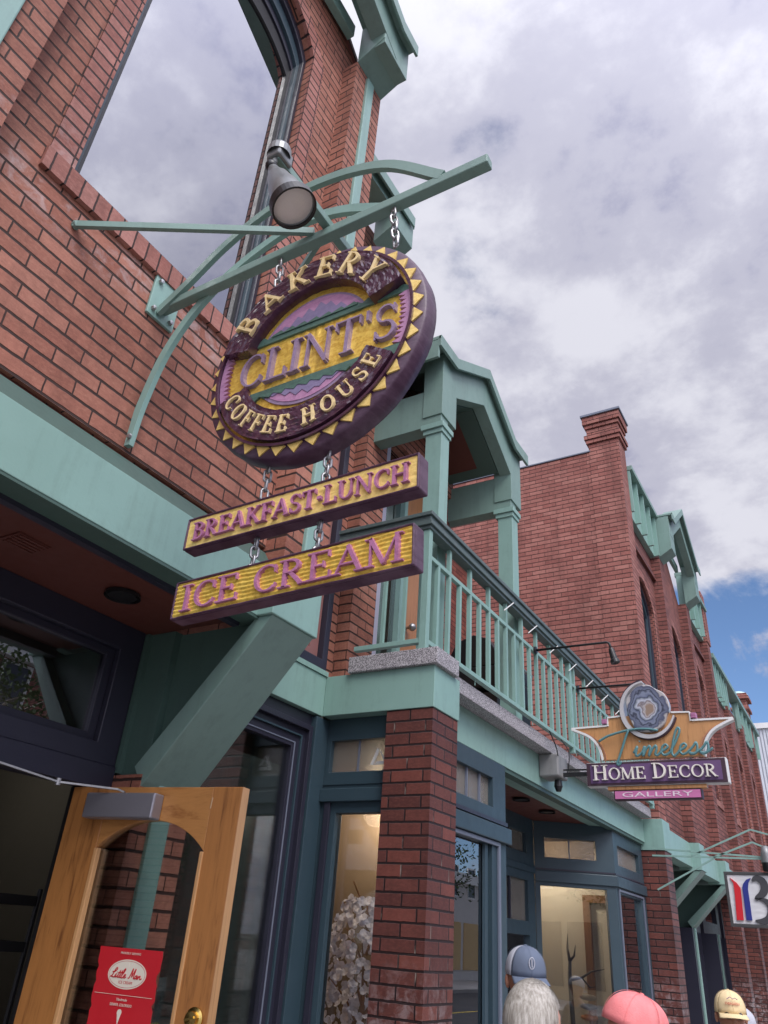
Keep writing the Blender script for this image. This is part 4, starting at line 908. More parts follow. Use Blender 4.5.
# rim body: wavy carved edge
mb = MB(); vs = []; fs = []; n = 180
prof = [(.40, .0), (.438, -.002), (.444, -.010), (.446, -.04), (.444, -.068), (.43, -.076), (.0, -.076)]
for i in range(n):
    a = 2 * pi * i / n
    for j, (r_, hh) in enumerate(prof):
        rr = r_ + (.0025 * noise.noise(Vector((cos(a) * 5, sin(a) * 5, j))) + .0015 * noise.noise(Vector((cos(a) * 22, sin(a) * 22, j * 2)))) * (1 if 0 < j < 6 else 0); vs.append(MR(rr * cos(a), rr * sin(a), hh))
m_ = len(prof)
for i in range(n):
    j = (i + 1) % n
    for k in range(m_ - 1): fs.append((i*m_ + k, i*m_ + k + 1, j*m_ + k + 1, j*m_ + k))
mb.add(vs, fs).build('rim', RIM, rs, smooth=True)
# carved teeth
tm = MB(); NTT = 38
for i in range(NTT):
    a = 2 * pi * (i + .5) / NTT; da = 2 * pi / NTT * .43
    A1, A2, A3 = MR(.404 * cos(a - da), .404 * sin(a - da), .006), MR(.404 * cos(a + da), .404 * sin(a + da), .006), MR(.437 * cos(a), .437 * sin(a), .003)
    B1, B2, B3 = MR(.404 * cos(a - da), .404 * sin(a - da), -.008), MR(.404 * cos(a + da), .404 * sin(a + da), -.008), MR(.432 * cos(a), .432 * sin(a), -.012)
    tm.add([A1, A2, A3, B1, B2, B3], [(0, 1, 2), (5, 4, 3), (0, 3, 4, 1), (1, 4, 5, 2), (2, 5, 3, 0)])
tm.build('tooth_ring', GOLD2, rs)
ringband(.394, .404, .014, -.01).build('inner_ring', PLUM, rs)
# field: carved gold disc (fine gouged relief)
mb = MB(); nr, na = 46, 150; vs = [MR(0, 0, -.004)]; fs = []
def fieldh(u, v): return -.006 + .0028 * noise.noise(Vector((u * 60, v * 9, 1.5))) + .0012 * noise.noise(Vector((u * 120, v * 120, 4)))
for i in range(1, nr + 1):
    for j in range(na):
        a = 2 * pi * j / na; r_ = .396 * i / nr; u, v = r_ * cos(a), r_ * sin(a); vs.append(MR(u, v, fieldh(u, v)))
for j in range(na): fs.append((0, 1 + j, 1 + (j + 1) % na))
for i in range(nr - 1):
    for j in range(na): fs.append((1 + i*na + j, 1 + (i+1)*na + j, 1 + (i+1)*na + (j+1) % na, 1 + i*na + (j+1) % na))
mb.add(vs, fs).build('field', GOLD, rs, smooth=True)
RF = .392
def chord_band(v0, v1, h, mat, name, zig0=None, zig1=None, inset=0, amp=.016):
    def edge(v, zig):
        pts = []; hw = sqrt(max((RF - inset) ** 2 - v * v, 0)); m2 = 17
        for i in range(m2 * 2 + 1):
            u = -hw + 2 * hw * i / (m2 * 2); pts.append((u, v + (amp * zig if i % 2 and zig else 0)))
        return pts
    top = edge(v1, zig1); bot = edge(v0, zig0)
    out = bot + list(reversed(top))
    return MB().prism(None, -.012, h, out, M=MR).build(name, mat, rs)
VB0, VB1 = -.128, .088
chord_band(VB1 + .001, VB1 + .022, .002, SGREEN, 'zigzag_border', None, 1)
chord_band(VB0 - .024, VB0 - .001, .002, SGREEN, 'zigzag_border', -1, None)
# lens shaped landscape, upper and lower
def half_lens(sign, r_, v0, h, mat, name):
    a0_ = math.asin(min(1, abs(v0) / r_)); pts = []
    for i in range(25):
        a = a0_ + (pi - 2 * a0_) * i / 24; pts.append((r_ * cos(a) * 1.02, sign * r_ * sin(a)))
    return MB().prism(None, -.012, h, pts, M=MR).build(name, mat, rs)
half_lens(1, .232, VB1 + .024, -.0005, LILAC, 'upper_lens_edge'); half_lens(1, .222, VB1 + .024, .0012, PINKL, 'upper_sky')
half_lens(-1, .236, VB0 - .026, -.0005, LILAC, 'lower_lens_edge'); half_lens(-1, .224, VB0 - .026, .0012, PINKL, 'lower_sky')
for sgn, v0, nm in ((1, VB1 + .024, 'upper_mountains'), (-1, VB0 - .026, 'lower_mountains')):
    pk = [(-.16, .0), (-.13, .03), (-.105, .018), (-.075, .055), (-.055, .04), (-.03, .075), (-.005, .05), (.02, .085), (.045, .06), (.065, .07), (.09, .035), (.11, .045), (.15, .0)]
    MB().prism(None, -.01, .0035, [(u, v0 + sgn * v * (1 if sgn > 0 else .62)) for u, v in pk], M=MR).build(nm, BLUEG, rs)
    MB().prism(None, -.01, .0055, [(u * .95 + .012 * (i % 2), v0 + sgn * (.004 + (.014 if i % 2 else 0))) for i, u in enumerate([-.19 + .38 * j / 14 for j in range(15)])] + [(.18, v0), (-.18, v0)], M=MR).build(nm[:5] + '_foothills', SGREEN, rs)
# pink comb borders at the ends of the name band
for s in (-1, 1):
    pts = []; nn = 11
    hwv = lambda v, r_: s * sqrt(r_ * r_ - v * v)
    outr = [(hwv(VB0 + (VB1 - VB0) * i / 12, RF), VB0 + (VB1 - VB0) * i / 12) for i in range(13)]
    inn = []
    for i in range(nn * 2 + 1):
        v = VB1 - (VB1 - VB0) * i / (nn * 2); inn.append((hwv(v, RF - (.042 if i % 2 else .016)), v))
    MB().prism(None, -.012, .004, outr + inn, M=MR).build('comb_border', PINKL, rs)
lt = MB()
text_line(lt, "CLINT'S", -.305, -.098, .150, MR, -.008, .010, width=.655, weight=.72)
lt.build('name_lettering', LILAC, rs)
# carved plum banners
def banner(r0, r1, a0, a1, h, name, n=70, m2=16, skew0=0, skew1=0):
    mb = MB(); vs = []; fs = []
    for i in range(n + 1):
        for j in range(m2 + 1):
            f = j / m2; a = radians(a0 + skew0 * f + (a1 + skew1 * f - a0 - skew0 * f) * i / n); r_ = r0 + (r1 - r0) * f
            hh = h + .0050 * noise.noise(Vector((a * 7, r_ * 70, 7))) + .0025 * noise.noise(Vector((a * 22, r_ * 160, 2)))
            vs.append(MR(r_ * cos(a), r_ * sin(a), hh))
    for i in range(n):
        for j in range(m2): q = i * (m2 + 1) + j; fs.append((q, q + 1, q + m2 + 2, q + m2 + 1))
    b0 = len(vs); ring = [i * (m2 + 1) for i in range(n + 1)] + [n * (m2 + 1) + j for j in range(1, m2 + 1)] + [i * (m2 + 1) + m2 for i in range(n - 1, -1, -1)] + [j for j in range(m2 - 1, 0, -1)]
    for q in ring: p = vs[q]; vs.append((p[0], YF + .01, p[2]))
    L = len(ring)
    for i in range(L): fs.append((ring[i], ring[(i+1) % L], b0 + (i+1) % L, b0 + i))
    return mb.add(vs, fs).build(name, PLUM, rs, smooth=False)
banner(.262, .385, 19, 168, .034, 'top_banner')
banner(.268, .385, -158, -24, .020, 'bottom_banner', skew1=-3)
tb = MB(); text_arc(tb, 'BAKERY', .276, 157, 27, .094, MR, .028, .045, weight=1.0, wide=1.12); tb.build('bakery_lettering', CREAML, rs)
tb = MB(); text_arc(tb, 'COFFEE HOUSE', .362, -157, -29, .066, MR, .014, .027, bottom=True, weight=.98, wide=.94); tb.build('coffee_house_lettering', CREAML, rs)
MB().tube([MR(.16 + .008 * cos(t), .415 + .012 * sin(t), -.05) for t in [2 * pi * i / 12 for i in range(12)]], .003, 6, closed=True).lathe([(.006, 0), (.007, .02), (0, .022)], MR(.27, .335, -.05), (.6, 0, .75), 8).build('eye_bolt', STEEL, rs)

# ================================================================ plank signs
def plank(name, uc, vc, wdt, hgt, tilt, label, txt, size, mode, colm, matt):
    e = empty(name, (uc, 1.48, vc), label, 'sign', 'plank signs under the round sign')
    ct, st_ = cos(tilt), sin(tilt)
    Mf = lambda u, v, h: (uc + u * ct - v * st_, 1.44 - h, vc + u * st_ + v * ct)
    W2, H2 = wdt / 2, hgt / 2
    fr_ = MB(); o_ = [(-W2, -H2), (W2, -H2), (W2, H2), (-W2, H2)]; i_ = [(-W2 + .007, -H2 + .007), (W2 - .007, -H2 + .007), (W2 - .007, H2 - .007), (-W2 + .007, H2 - .007)]
    fr_.prism(None, -.052, -.006, o_, M=Mf); fr_.prism(None, -.0061, .004, o_, [i_], M=Mf); fr_.build('board', RIM, e, bevel=.004)
    mb = MB(); nu, nv = 190, 34; vs = []; fs = []
    for i in range(nu + 1):
        for j in range(nv + 1):
            u = -W2 + .007 + (wdt - .014) * i / nu; v = -H2 + .007 + (hgt - .014) * j / nv
            if mode == 'grain': h = .0012 * noise.noise(Vector((u * 14, v * 110, 3))) + .0009 * noise.noise(Vector((u * 60, v * 200, 9)))
            else:
                w_ = v + .0035 * noise.noise(Vector((u * 7, v * 9, 5))) + .0022 * noise.noise(Vector((u * 22, v * 20, 2)))
                h = .0055 * (abs(sin(w_ * 2 * pi / .026)) ** .8 - .5) + .0008 * noise.noise(Vector((u * 90, v * 90, 1)))
            vs.append(Mf(u, v, h - .001))
    for i in range(nu):
        for j in range(nv): q = i * (nv + 1) + j; fs.append((q, q + 1, q + nv + 2, q + nv + 1))
    mb.add(vs, fs).build('face', colm, e, smooth=True)
    tx = MB(); text_line(tx, txt, -W2 + .035, -size / 2 - .001, size, Mf, -.004, .0095, width=wdt - .06, weight=1.0); tx.build('lettering', matt, e)
plank('plank_sign', -1.236, 1.074, .832, .112, radians(1.4), 'upper gold plank sign reading BREAKFAST LUNCH', 'BREAKFAST-LUNCH', .062, 'grain', GOLD2, PINK)
plank('plank_sign', -1.232, .850, .818, .122, radians(2.0), 'lower wavy gold plank sign reading ICE CREAM', 'ICE CREAM', .084, 'wave', GOLD, PINK)
# ================================================================ GALLERY SIGN on its arm
SC = {  # joined-up letters: lists of points in units of cap height
 'T': ([[(-.62, .62), (-.35, .80), (.05, .93), (.45, 1.0), (.85, .98), (1.15, .90)], [(.28, .98), (.20, .70), (.12, .35), (.03, -.02), (-.02, -.22), (.04, -.26), (.10, -.15)]], .46),
 'i': ([[(0, .12), (.10, .36), (.06, .12), (.09, .02), (.20, .08), (.26, .16)], [(.155, .53), (.175, .55)]], .24),
 'm': ([[(0, .10), (.08, .36), (.03, .0), (.12, .24), (.22, .36), (.24, .22), (.20, .0), (.30, .24), (.40, .36), (.42, .22), (.39, .05), (.46, .02), (.56, .14)]], .52),
 'e': ([[(0, .12), (.14, .20), (.22, .30), (.16, .38), (.07, .30), (.05, .12), (.12, .01), (.24, .05), (.32, .14)]], .29),
 'l': ([[(0, .12), (.14, .42), (.26, .82), (.22, .96), (.14, .80), (.08, .40), (.05, .10), (.11, -.04), (.20, .04), (.26, .14)]], .23),
 's': ([[(0, .10), (.12, .26), (.20, .40), (.24, .22), (.20, .04), (.08, .0), (.02, .06), (.14, .02), (.28, .10), (.36, .18)]], .30),
 'L': ([[(.05, .55), (.30, .60), (.46, .85), (.40, 1.0), (.28, .85), (.20, .40), (.08, .06), (-.02, .08), (.08, .10), (.30, .0), (.48, .08)]], .42),
 't': ([[(0, .10), (.14, .40), (.20, .75), (.12, .40), (.08, .10), (.14, .0), (.24, .10)], [(.02, .50), (.30, .54)]], .21),
 'M': ([[(-.05, .05), (.08, .10), (.20, .95), (.24, .95), (.30, .15), (.46, .92), (.52, .95), (.50, .20), (.56, .02), (.66, .12)]], .60),
 'a': ([[(.24, .34), (.12, .36), (.04, .18), (.08, .02), (.18, .10), (.26, .36), (.24, .08), (.30, .02), (.38, .12)]], .34),
 'n': ([[(0, .10), (.08, .36), (.03, .0), (.12, .24), (.22, .36), (.24, .18), (.26, .03), (.34, .02), (.42, .14)]], .38),
 ' ': ([], .3),
}
def script(mb, s, u, v, size, Mf, h, r, slant=.0, width=None, flat=.6):
    tot = sum(SC[c][1] for c in s) * size; k = width / tot if width else 1; x = u
    for c in s:
        for pl in SC[c][0]:
            pts = arcpts([(x + (p[0] + slant * p[1]) * size * k, v + p[1] * size, 0) for p in pl], 5)
            P = [Vector(Mf(p.x, p.y, h)) for p in pts]
            mb.tube(P, r, 6)
        x += SC[c][1] * size * k
gs = empty('gallery_sign', (-1.33, 6.33, 1.5), 'tan and purple home decor gallery sign topped by a round agate slice', 'sign')
YG = 6.30
MG = lambda u, v, h: (u, YG - h, v)
GCU = -1.335
right = [(GCU + .01, 1.40), (-.945, 1.40), (-.935, 1.46), (-.905, 1.53), (-.85, 1.59), (-.775, 1.63), (-.70, 1.655), (-.70, 1.672), (-1.005, 1.668), (-1.01, 1.735), (-1.15, 1.742), (GCU + .01, 1.74)]
left = [(2 * GCU - p[0] - .0, p[1]) for p in right]
body = right[:-1] + list(reversed(left[:-1])); body = [p for p in body]
MB().prism(None, -.05, -.0, body, M=MG).build('panel', CEDAR, gs, bevel=.004)
def outline(mb, pts, w_, h0, h1, taper=.9): strip(mb, pts, [w_] * len(pts), MG, h0, h1, taper)
ob = MB()
for sgn in (1, -1):
    f_ = lambda p: (GCU + sgn * (p[0] - GCU), p[1])
    cv = [tuple(q)[:2] for q in arcpts([(-.945, 1.40, 0), (-.935, 1.46, 0), (-.905, 1.53, 0), (-.85, 1.59, 0), (-.775, 1.63, 0), (-.70, 1.662, 0)], 4)]
    outline(ob, [f_(p) for p in cv], .020, -.05, .012); outline(ob, [f_((-.70, 1.668)), f_((-1.0, 1.672))], .016, -.05, .010)
    outline(ob, [f_((-1.008, 1.668)), f_((-1.012, 1.738)), f_((-1.15, 1.745))], .014, -.05, .0105)
ob.build('white_edge', WHITEP, gs)
ob = MB()
for sgn in (1, -1):
    f_ = lambda p: (GCU + sgn * (p[0] - GCU), p[1]); outline(ob, [f_((p[0] - .028, p[1] - .006)) for p in cv[:-3]], .013, -.01, .009)
ob.build('copper_piping', paint('copper_paint', (.50, .24, .14), .35, .1, metal=.5), gs)
ob = MB()
for s in (-1, 1): ob.box(GCU + s * .353 - .022, GCU + s * .353 + .022, YG - .02, YG + .03, 1.685, 1.728)
ob.build('rose_block', PINK, gs, bevel=.006)
hb = MB().prism(None, -.055, .022, [(-1.86, 1.19), (-.79, 1.19), (-.79, 1.375), (-1.86, 1.375)], M=MG).build('name_board', WHITEP, gs, bevel=.004)
DKP = paint('deep_plum_paint', (.05, .022, .035), .5, .1); PURP = paint('purple_board_paint', (.125, .065, .16), .5, .45)
MB().prism(None, .023, .034, [(-1.855, 1.195), (-.80, 1.195), (-.80, 1.37), (-1.855, 1.37)], M=MG).build('board_border', DKP, hb)
MB().prism(None, .0345, .037, [(-1.825, 1.212), (-.83, 1.212), (-.83, 1.353), (-1.825, 1.353)], M=MG).build('board_field', PURP, hb)
q = MB(); text_line(q, 'HOME DECOR', -1.805, 1.233, .093, MG, .036, .056, width=.945, caps=(0, 5), weight=.95); q.build('name_lettering', paint('ivory_letter', (.78, .74, .66), .4, .05), hb)
MB().prism(None, -.045, .018, [(-1.70, 1.160), (-.955, 1.160), (-.955, 1.187), (-1.70, 1.187)], M=MG).build('moulding', CEDAR, gs, bevel=.003)
MB().prism(None, -.05, .015, [(-1.655, 1.085), (-.995, 1.085), (-.995, 1.158), (-1.655, 1.158)], M=MG).build('lower_board', DKP, gs, bevel=.003)
MB().prism(None, .0155, .020, [(-1.645, 1.093), (-1.005, 1.093), (-1.005, 1.150), (-1.645, 1.150)], M=MG).build('lower_field', paint('rose_board_paint', (.55, .17, .36), .5, .08), gs)
def sans(name, txt, u, v, size, Mf, h, mat, parent, spacing=1.0, width=None, depth=.002):
    cu = bpy.data.curves.new(name, 'FONT'); cu.body = txt; cu.size = size; cu.space_character = spacing; cu.align_x = 'CENTER'; cu.align_y = 'CENTER'; cu.extrude = depth
    ob_ = bpy.data.objects.new(name, cu); C.objects.link(ob_); dg = bpy.context.evaluated_depsgraph_get(); me = bpy.data.meshes.new_from_object(ob_.evaluated_get(dg))
    bpy.data.objects.remove(ob_); xs = [v_.co.x for v_ in me.vertices]; k = width / (max(xs) - min(xs)) if width and xs else 1
    off = Vector((0, 0, 0)); pl = parent
    while pl is not None: off += pl.location; pl = pl.parent
    for v_ in me.vertices: v_.co = Vector(Mf(u + v_.co.x * k, v + v_.co.y, h + v_.co.z)) - off
    me.materials.clear(); me.materials.append(mat); o = bpy.data.objects.new(name, me); C.objects.link(o); o.parent = parent; return o
sans('gallery_lettering', 'GALLERY', -1.325, 1.121, .052, MG, .021, plain('pale_rose_letter', (.75, .62, .68), .5), gs, 1.0, .53)
q = MB(); script(q, 'Timeless', -1.59, 1.405, .215, MG, .042, .0098, .10, width=.70)
q.build('script_lettering', paint('teal_script_paint', (.10, .23, .24), .35, .08), gs, smooth=True)
# agate slice
ag = MB(); AU, AV, AR = -1.325, 1.785, .172; vs = []; fs = []; n = 64
def agr(a): return 1 + .035 * sin(3 * a + 1) + .03 * sin(5 * a) + .015 * sin(9 * a + 2)
for j, (rr, hh) in enumerate(((1.0, -.02), (1.0, .035), (.97, .040), (.0, .040))):
    for i in range(n): a = 2 * pi * i / n; vs.append(MG(AU + AR * .97 * rr * agr(a) * cos(a), AV + AR * 1.12 * rr * agr(a) * sin(a), hh))
for j in range(3):
    for i in range(n): fs.append((j*n + i, j*n + (i+1) % n, (j+1)*n + (i+1) % n, (j+1)*n + i))
am, at_, aP = new_mat('banded_agate'); k_ = NT(at_); g_ = k_.n('ShaderNodeNewGeometry')
mp_ = k_.n('ShaderNodeMapping'); mp_.inputs['Location'].default_value = (-AU, 0, -AV); k_.link(g_.outputs['Position'], mp_.inputs[0])
nz = k_.n('ShaderNodeTexNoise'); nz.inputs['Scale'].default_value = 11; nz.inputs['Detail'].default_value = 3; k_.link(g_.outputs['Position'], nz.inputs[0])
sx = k_.n('ShaderNodeSeparateXYZ'); k_.link(mp_.outputs[0], sx.inputs[0])
r_ = k_.m('SQRT', k_.m('ADD', k_.m('POWER', k_.m('DIVIDE', sx.outputs[0], .163), 2.0), k_.m('POWER', k_.m('DIVIDE', sx.outputs[2], .188), 2.0)))
r_ = k_.m('ADD', r_, k_.m('MULTIPLY', k_.m('SUBTRACT', nz.outputs[0], .5), .75))
k_.link(k_.ramp(r_, [(.16, (.30, .22, .17)), (.24, (.45, .42, .42)), (.30, (.20, .17, .18)), (.36, (.50, .52, .60)), (.46, (.24, .27, .32)), (.53, (.06, .07, .10)), (.58, (.15, .17, .25)), (.68, (.22, .25, .33)), (.74, (.05, .055, .08)), (.80, (.16, .18, .25)), (.92, (.09, .10, .15)), (1.0, (.45, .43, .42))]), aP.inputs['Base Color'])
aP.inputs['Roughness'].default_value = .15
ag.add(vs, fs).build('agate_slice', am, gs)
q = MB(); cr = [(AU + .207 * cos(radians(a)), AV + .226 * sin(radians(a))) for a in range(96, 345, 6)]
strip(q, cr, [.004 + .030 * sin(pi * min(1, i / (len(cr) - 1) * 1.0)) + .01 for i in range(len(cr))], MG, -.06, .03, .8); q.build('crescent', paint('silver_crescent', (.62, .60, .60), .35, .08, metal=.3), gs)
q = MB(); cr = [(AU + .224 * cos(radians(a)), AV + .245 * sin(radians(a))) for a in range(100, 345, 6)]
strip(q, cr, [.012] * len(cr), MG, -.07, .02, .8); q.build('crescent_edge', DKP, gs)
# arm and junction box
sa_ = empty('sign_support', (-2.1, 6.33, 1.28), 'black steel arm and grey box on the balcony edge holding the gallery sign', 'sign arm')
MB().box(-2.24, -2.07, 6.20, 6.44, 1.27, 1.452).build('junction_box', paint('grey_box_paint', (.24, .24, .235), .55, .15, dirt=.4), sa_, bevel=.012)
MB().bar([(-2.10, 6.33, 1.30), (-1.80, 6.33, 1.30)], .03, .03).bar([(-2.10, 6.33, 1.34), (-1.80, 6.33, 1.335)], .012, .012).lathe([(0, 0), (.03, 0), (.035, .05), (.02, .09), (0, .09)], (-2.12, 6.33, 1.26), (0, 0, -1), 14).build('arm', BLACK, sa_)
# the two black arm lights on the rail
def arm_light(y_, L, label):
    e = empty('arm_light', (-2.09, y_, 2.2), label, 'light', 'black arm lights on the balcony rail')
    MB().lathe([(0, .02), (.03, .018), (.032, 0)], (-2.085, y_, 2.20), (1, 0, 0), 14).build('base', BLACK, e)
    MB().tube([(-2.08, y_, 2.20), (-2.08 + L - .02, y_, 2.195), (-2.08 + L, y_, 2.185), (-2.08 + L + .015, y_, 2.13)], .010, 8).build('arm', BLACK, e, smooth=True)
    MB().lathe([(0, 0), (.018, .0), (.024, .03), (.027, .09), (.034, .10), (.036, .125), (.03, .125), (.0, .118)], (-2.08 + L + .010, y_, 2.14), (.22, -.0, -1), 16).build('head', BLACK, e)
arm_light(5.77, .62, 'black arm light on the balcony rail nearer the round bakery sign'); arm_light(6.90, .62, 'black arm light on the balcony rail directly behind the agate slice')
# string of small white clips under the handrail
for i in range(9):
    y_ = 5.1 + i * .52
    o = MB().bar([(-2.08, y_, 2.30), (-2.02, y_ + .05, 2.375)], .008, .008).build('string_light', WHITEP)
    tag(o, 'small white string light clipped to the balcony rail above the shopfronts', 'string light', 'string lights along the balcony rail')

o = MB().tube(arcpts([(-2.09, 6.05, 1.62), (-2.06, 6.12, 1.50), (-2.07, 6.2, 1.44), (-2.09, 6.26, 1.40)]), .005, 6).tube(arcpts([(-2.10, 6.36, 1.62), (-2.04, 6.40, 1.50), (-2.06, 6.42, 1.36), (-2.08, 6.40, 1.30)]), .004, 6).build('power_cable', BLACK, sa_, smooth=True)
gr = empty('barbecue_grill', (-2.95, 6.55, 1.5), 'black barbecue grill with a steel handle standing on the balcony', 'grill')
MB().box(-3.2, -2.72, 6.15, 7.0, 1.95, 2.15).build('firebox', BLACK, gr, bevel=.02)
MB().prism('y', 6.16, 6.99, [(-3.2, 2.152), (-2.73, 2.152), (-2.74, 2.28), (-2.82, 2.40), (-2.96, 2.45), (-3.12, 2.40), (-3.19, 2.28)]).build('lid', BLACK, gr, bevel=.01)
MB().tube([(-2.70, 6.25, 2.24), (-2.68, 6.28, 2.25), (-2.68, 6.87, 2.25), (-2.70, 6.90, 2.24)], .012, 8).build('handle', STEEL, gr, smooth=True)
MB().box(-3.18, -2.74, 6.18, 6.97, 1.56, 1.92).build('cabinet', BLACK, gr, bevel=.006)
for y_ in (6.2, 6.95): MB().lathe([(0, -.02), (.05, -.02), (.05, .02), (0, .02)], (-2.78, y_, 1.55), (0, 1, 0), 16).build('wheel', BLACK, gr)
gr.location = (-2.68, 6.25, 1.5)
# ================================================================ far white sign with the coloured emblem
bs = empty('white_sign', (-1.0, 9.02, .6), 'white sign with red, blue and grey emblem hanging at the right edge', 'sign')
YW = 9.0; MW = lambda u, v, h: (u, YW - h, v)
MB().prism(None, -.06, .0, [(-1.325, .355), (-.62, .355), (-.62, .845), (-1.325, .845)], M=MW).prism(None, .0002, .012, [(-1.325, .355), (-.62, .355), (-.62, .845), (-1.325, .845)], [[(-1.298, .382), (-.647, .382), (-.647, .818), (-1.298, .818)]], M=MW).build('frame', paint('dark_grey_frame', (.06, .06, .06), .5), bs, bevel=.003)
mb = MB(); vs = []; fs = []
for i in range(61):
    for j in range(41): u = -1.297 + .649 * i / 60; v = .383 + .434 * j / 40; vs.append(MW(u, v, .002 + .003 * noise.noise(Vector((u * 9, v * 50, 2)))))
for i in range(60):
    for j in range(40): q = i * 41 + j; fs.append((q, q + 1, q + 42, q + 41))
mb.add(vs, fs).build('face', paint('white_sign_paint', (.66, .66, .66), .5, .04), bs, smooth=True)
MB().prism(None, .004, .018, [(-1.262, .412), (-1.199, .413), (-1.188, .60), (-1.185, .70), (-1.215, .745), (-1.272, .790), (-1.245, .74), (-1.245, .68), (-1.25, .58)], M=MW).build('red_stripe', paint('sign_red', (.60, .02, .03), .4, .05), bs)
MB().prism(None, .004, .018, [(-1.175, .414), (-1.122, .416), (-1.118, .58), (-1.118, .69), (-1.105, .745), (-1.075, .790), (-1.12, .775), (-1.155, .735), (-1.168, .70), (-1.17, .58)], M=MW).build('blue_stripe', paint('sign_blue', (.025, .035, .22), .4, .05), bs)
q = MB(); P = [tuple(p)[:2] for p in arcpts([(-1.07, .765, 0), (-1.03, .790, 0), (-.975, .765, 0), (-.965, .70, 0), (-1.0, .645, 0), (-1.055, .605, 0), (-1.0, .60, 0), (-.945, .565, 0), (-.935, .50, 0), (-.97, .435, 0), (-1.03, .412, 0), (-1.095, .414, 0)], 4)]
W_ = [(.012 + .062 * abs(sin(pi * i / (len(P) - 1) * 2)) ** .8) for i in range(len(P))]
strip(q, P, W_, MW, .004, .017, .95); q.build('grey_numeral', paint('sign_grey', (.055, .055, .06), .45, .05), bs)
q = MB(); text_line(q, 'BANK', -.90, .44, .10, MW, .004, .016); 
bk = empty('sign_bracket', (-1.5, 9.02, 1.0), 'pale green welded frame bracket above the white sign', 'sign bracket')
q = MB()
for a, b in (((-2.02, 1.06), (-.92, .985)), ((-2.02, .99), (-.92, .97)), ((-1.62, .99), (-1.015, 1.245)), ((-1.015, 1.245), (-.55, 1.11)), ((-1.40, .98), (-1.015, 1.125)), ((-1.015, 1.125), (-.80, 1.03)), ((-1.015, 1.125), (-1.015, 1.245)), ((-2.0, .66), (-1.40, .97))):
    q.bar([(a[0], YW + .03, a[1]), (b[0], YW + .03, b[1])], .016, .016)
q.build('frame', GREEN, bk)
sl = empty('spotlight', (-.90, 8.98, 1.0), 'grey and black bell spotlight above the white sign at the right edge', 'spotlight')
MB().lathe([(0, .16), (.035, .15), (.05, .08), (.055, .0)], (-.90, 8.98, .93), (0, 0, 1), 20).build('shade', LAMPM, sl, smooth=True)
MB().lathe([(.05, .0), (.052, -.07), (.04, -.08), (.0, -.075)], (-.90, 8.98, .93), (0, 0, 1), 20).build('hood', BLACK, sl, smooth=True)
MB().tube([(-.90, 9.03, 1.0), (-.90, 8.98, 1.05), (-.90, 8.98, 1.09)], .008, 6).build('stem', BLACK, sl)

# ================================================================ poster on the oak door
po = empty('poster', MD(.45, -.2, -.018), 'red ice cream poster taped inside the oak door glass', 'poster')
rp = paint('red_poster_print', (.52, .012, .02), .55, .06); cp_ = plain('cream_print', (.74, .68, .55), .6)
mb = []
for i in range(25): mb.append((.306 + .283 * i / 24, -.087 + .0))
rgt = [(.589 + (.006 * random.random() if i not in (5, 6, 11) else -.007), -.087 - .245 * i / 16) for i in range(1, 16)]
bot = [(.589 - .27 * i / 24, -.334 + .002 * random.random()) for i in range(25)]
lft = [(.318 + (.004 * random.random() if i not in (4, 9, 12) else .009) - .012 * i / 16, -.334 + .245 * i / 16) for i in range(1, 16)]
MB().prism(None, -.0195, -.0185, mb + rgt + bot + lft, M=MD).build('sheet', rp, po)
ov = [(.452 + .085 * cos(2*pi*i/48), -.168 + .046 * sin(2*pi*i/48)) for i in range(48)]
MB().prism(None, -.0182, -.0176, ov, M=MD).build('oval', cp_, po)
ov2 = [(.452 + .080 * cos(2*pi*i/48), -.168 + .0415 * sin(2*pi*i/48)) for i in range(48)]
q = MB(); strip(q, ov2 + ov2[:1], [.0012] * 49, MD, -.0176, -.0172, 1); q.build('oval_line', rp, po)
q = MB(); script(q, 'Little Man', .382, -.180, .030, MD, -.017, .0019, .15, width=.135); q.build('script_lettering', rp, po)
sans('small_lettering', 'ICE CREAM', .452, -.194, .013, MD, -.0170, rp, po, 1.1, .06, .0003)
sans('small_lettering', 'PROUDLY SERVING', .452, -.103, .010, MD, -.0170, cp_, po, 1.1, .09, .0003)
sans('small_lettering', 'DENVER, COLORADO', .452, -.262, .012, MD, -.0170, cp_, po, 1.1, .095, .0003)
sans('small_lettering', 'Handmade', .452, -.246, .012, MD, -.0170, cp_, po, 1.0, .045, .0003)
q = MB(); strip(q, [(.325, -.232), (.58, -.232)], [.0012] * 2, MD, -.0176, -.0170, 1)
q.prism(None, -.0176, -.017, [(.444, -.290), (.460, -.290), (.452, -.322)], M=MD).prism(None, -.0176, -.0169, [(.452 + .010 * cos(2*pi*i/16), -.284 + .010 * sin(2*pi*i/16)) for i in range(16)], M=MD)
q.prism(None, -.0176, -.0169, [(.452 + .005 * cos(2*pi*i/12), -.141 + .008 * sin(2*pi*i/12)) for i in range(12)], M=MD)
q.build('cone_print', cp_, po)

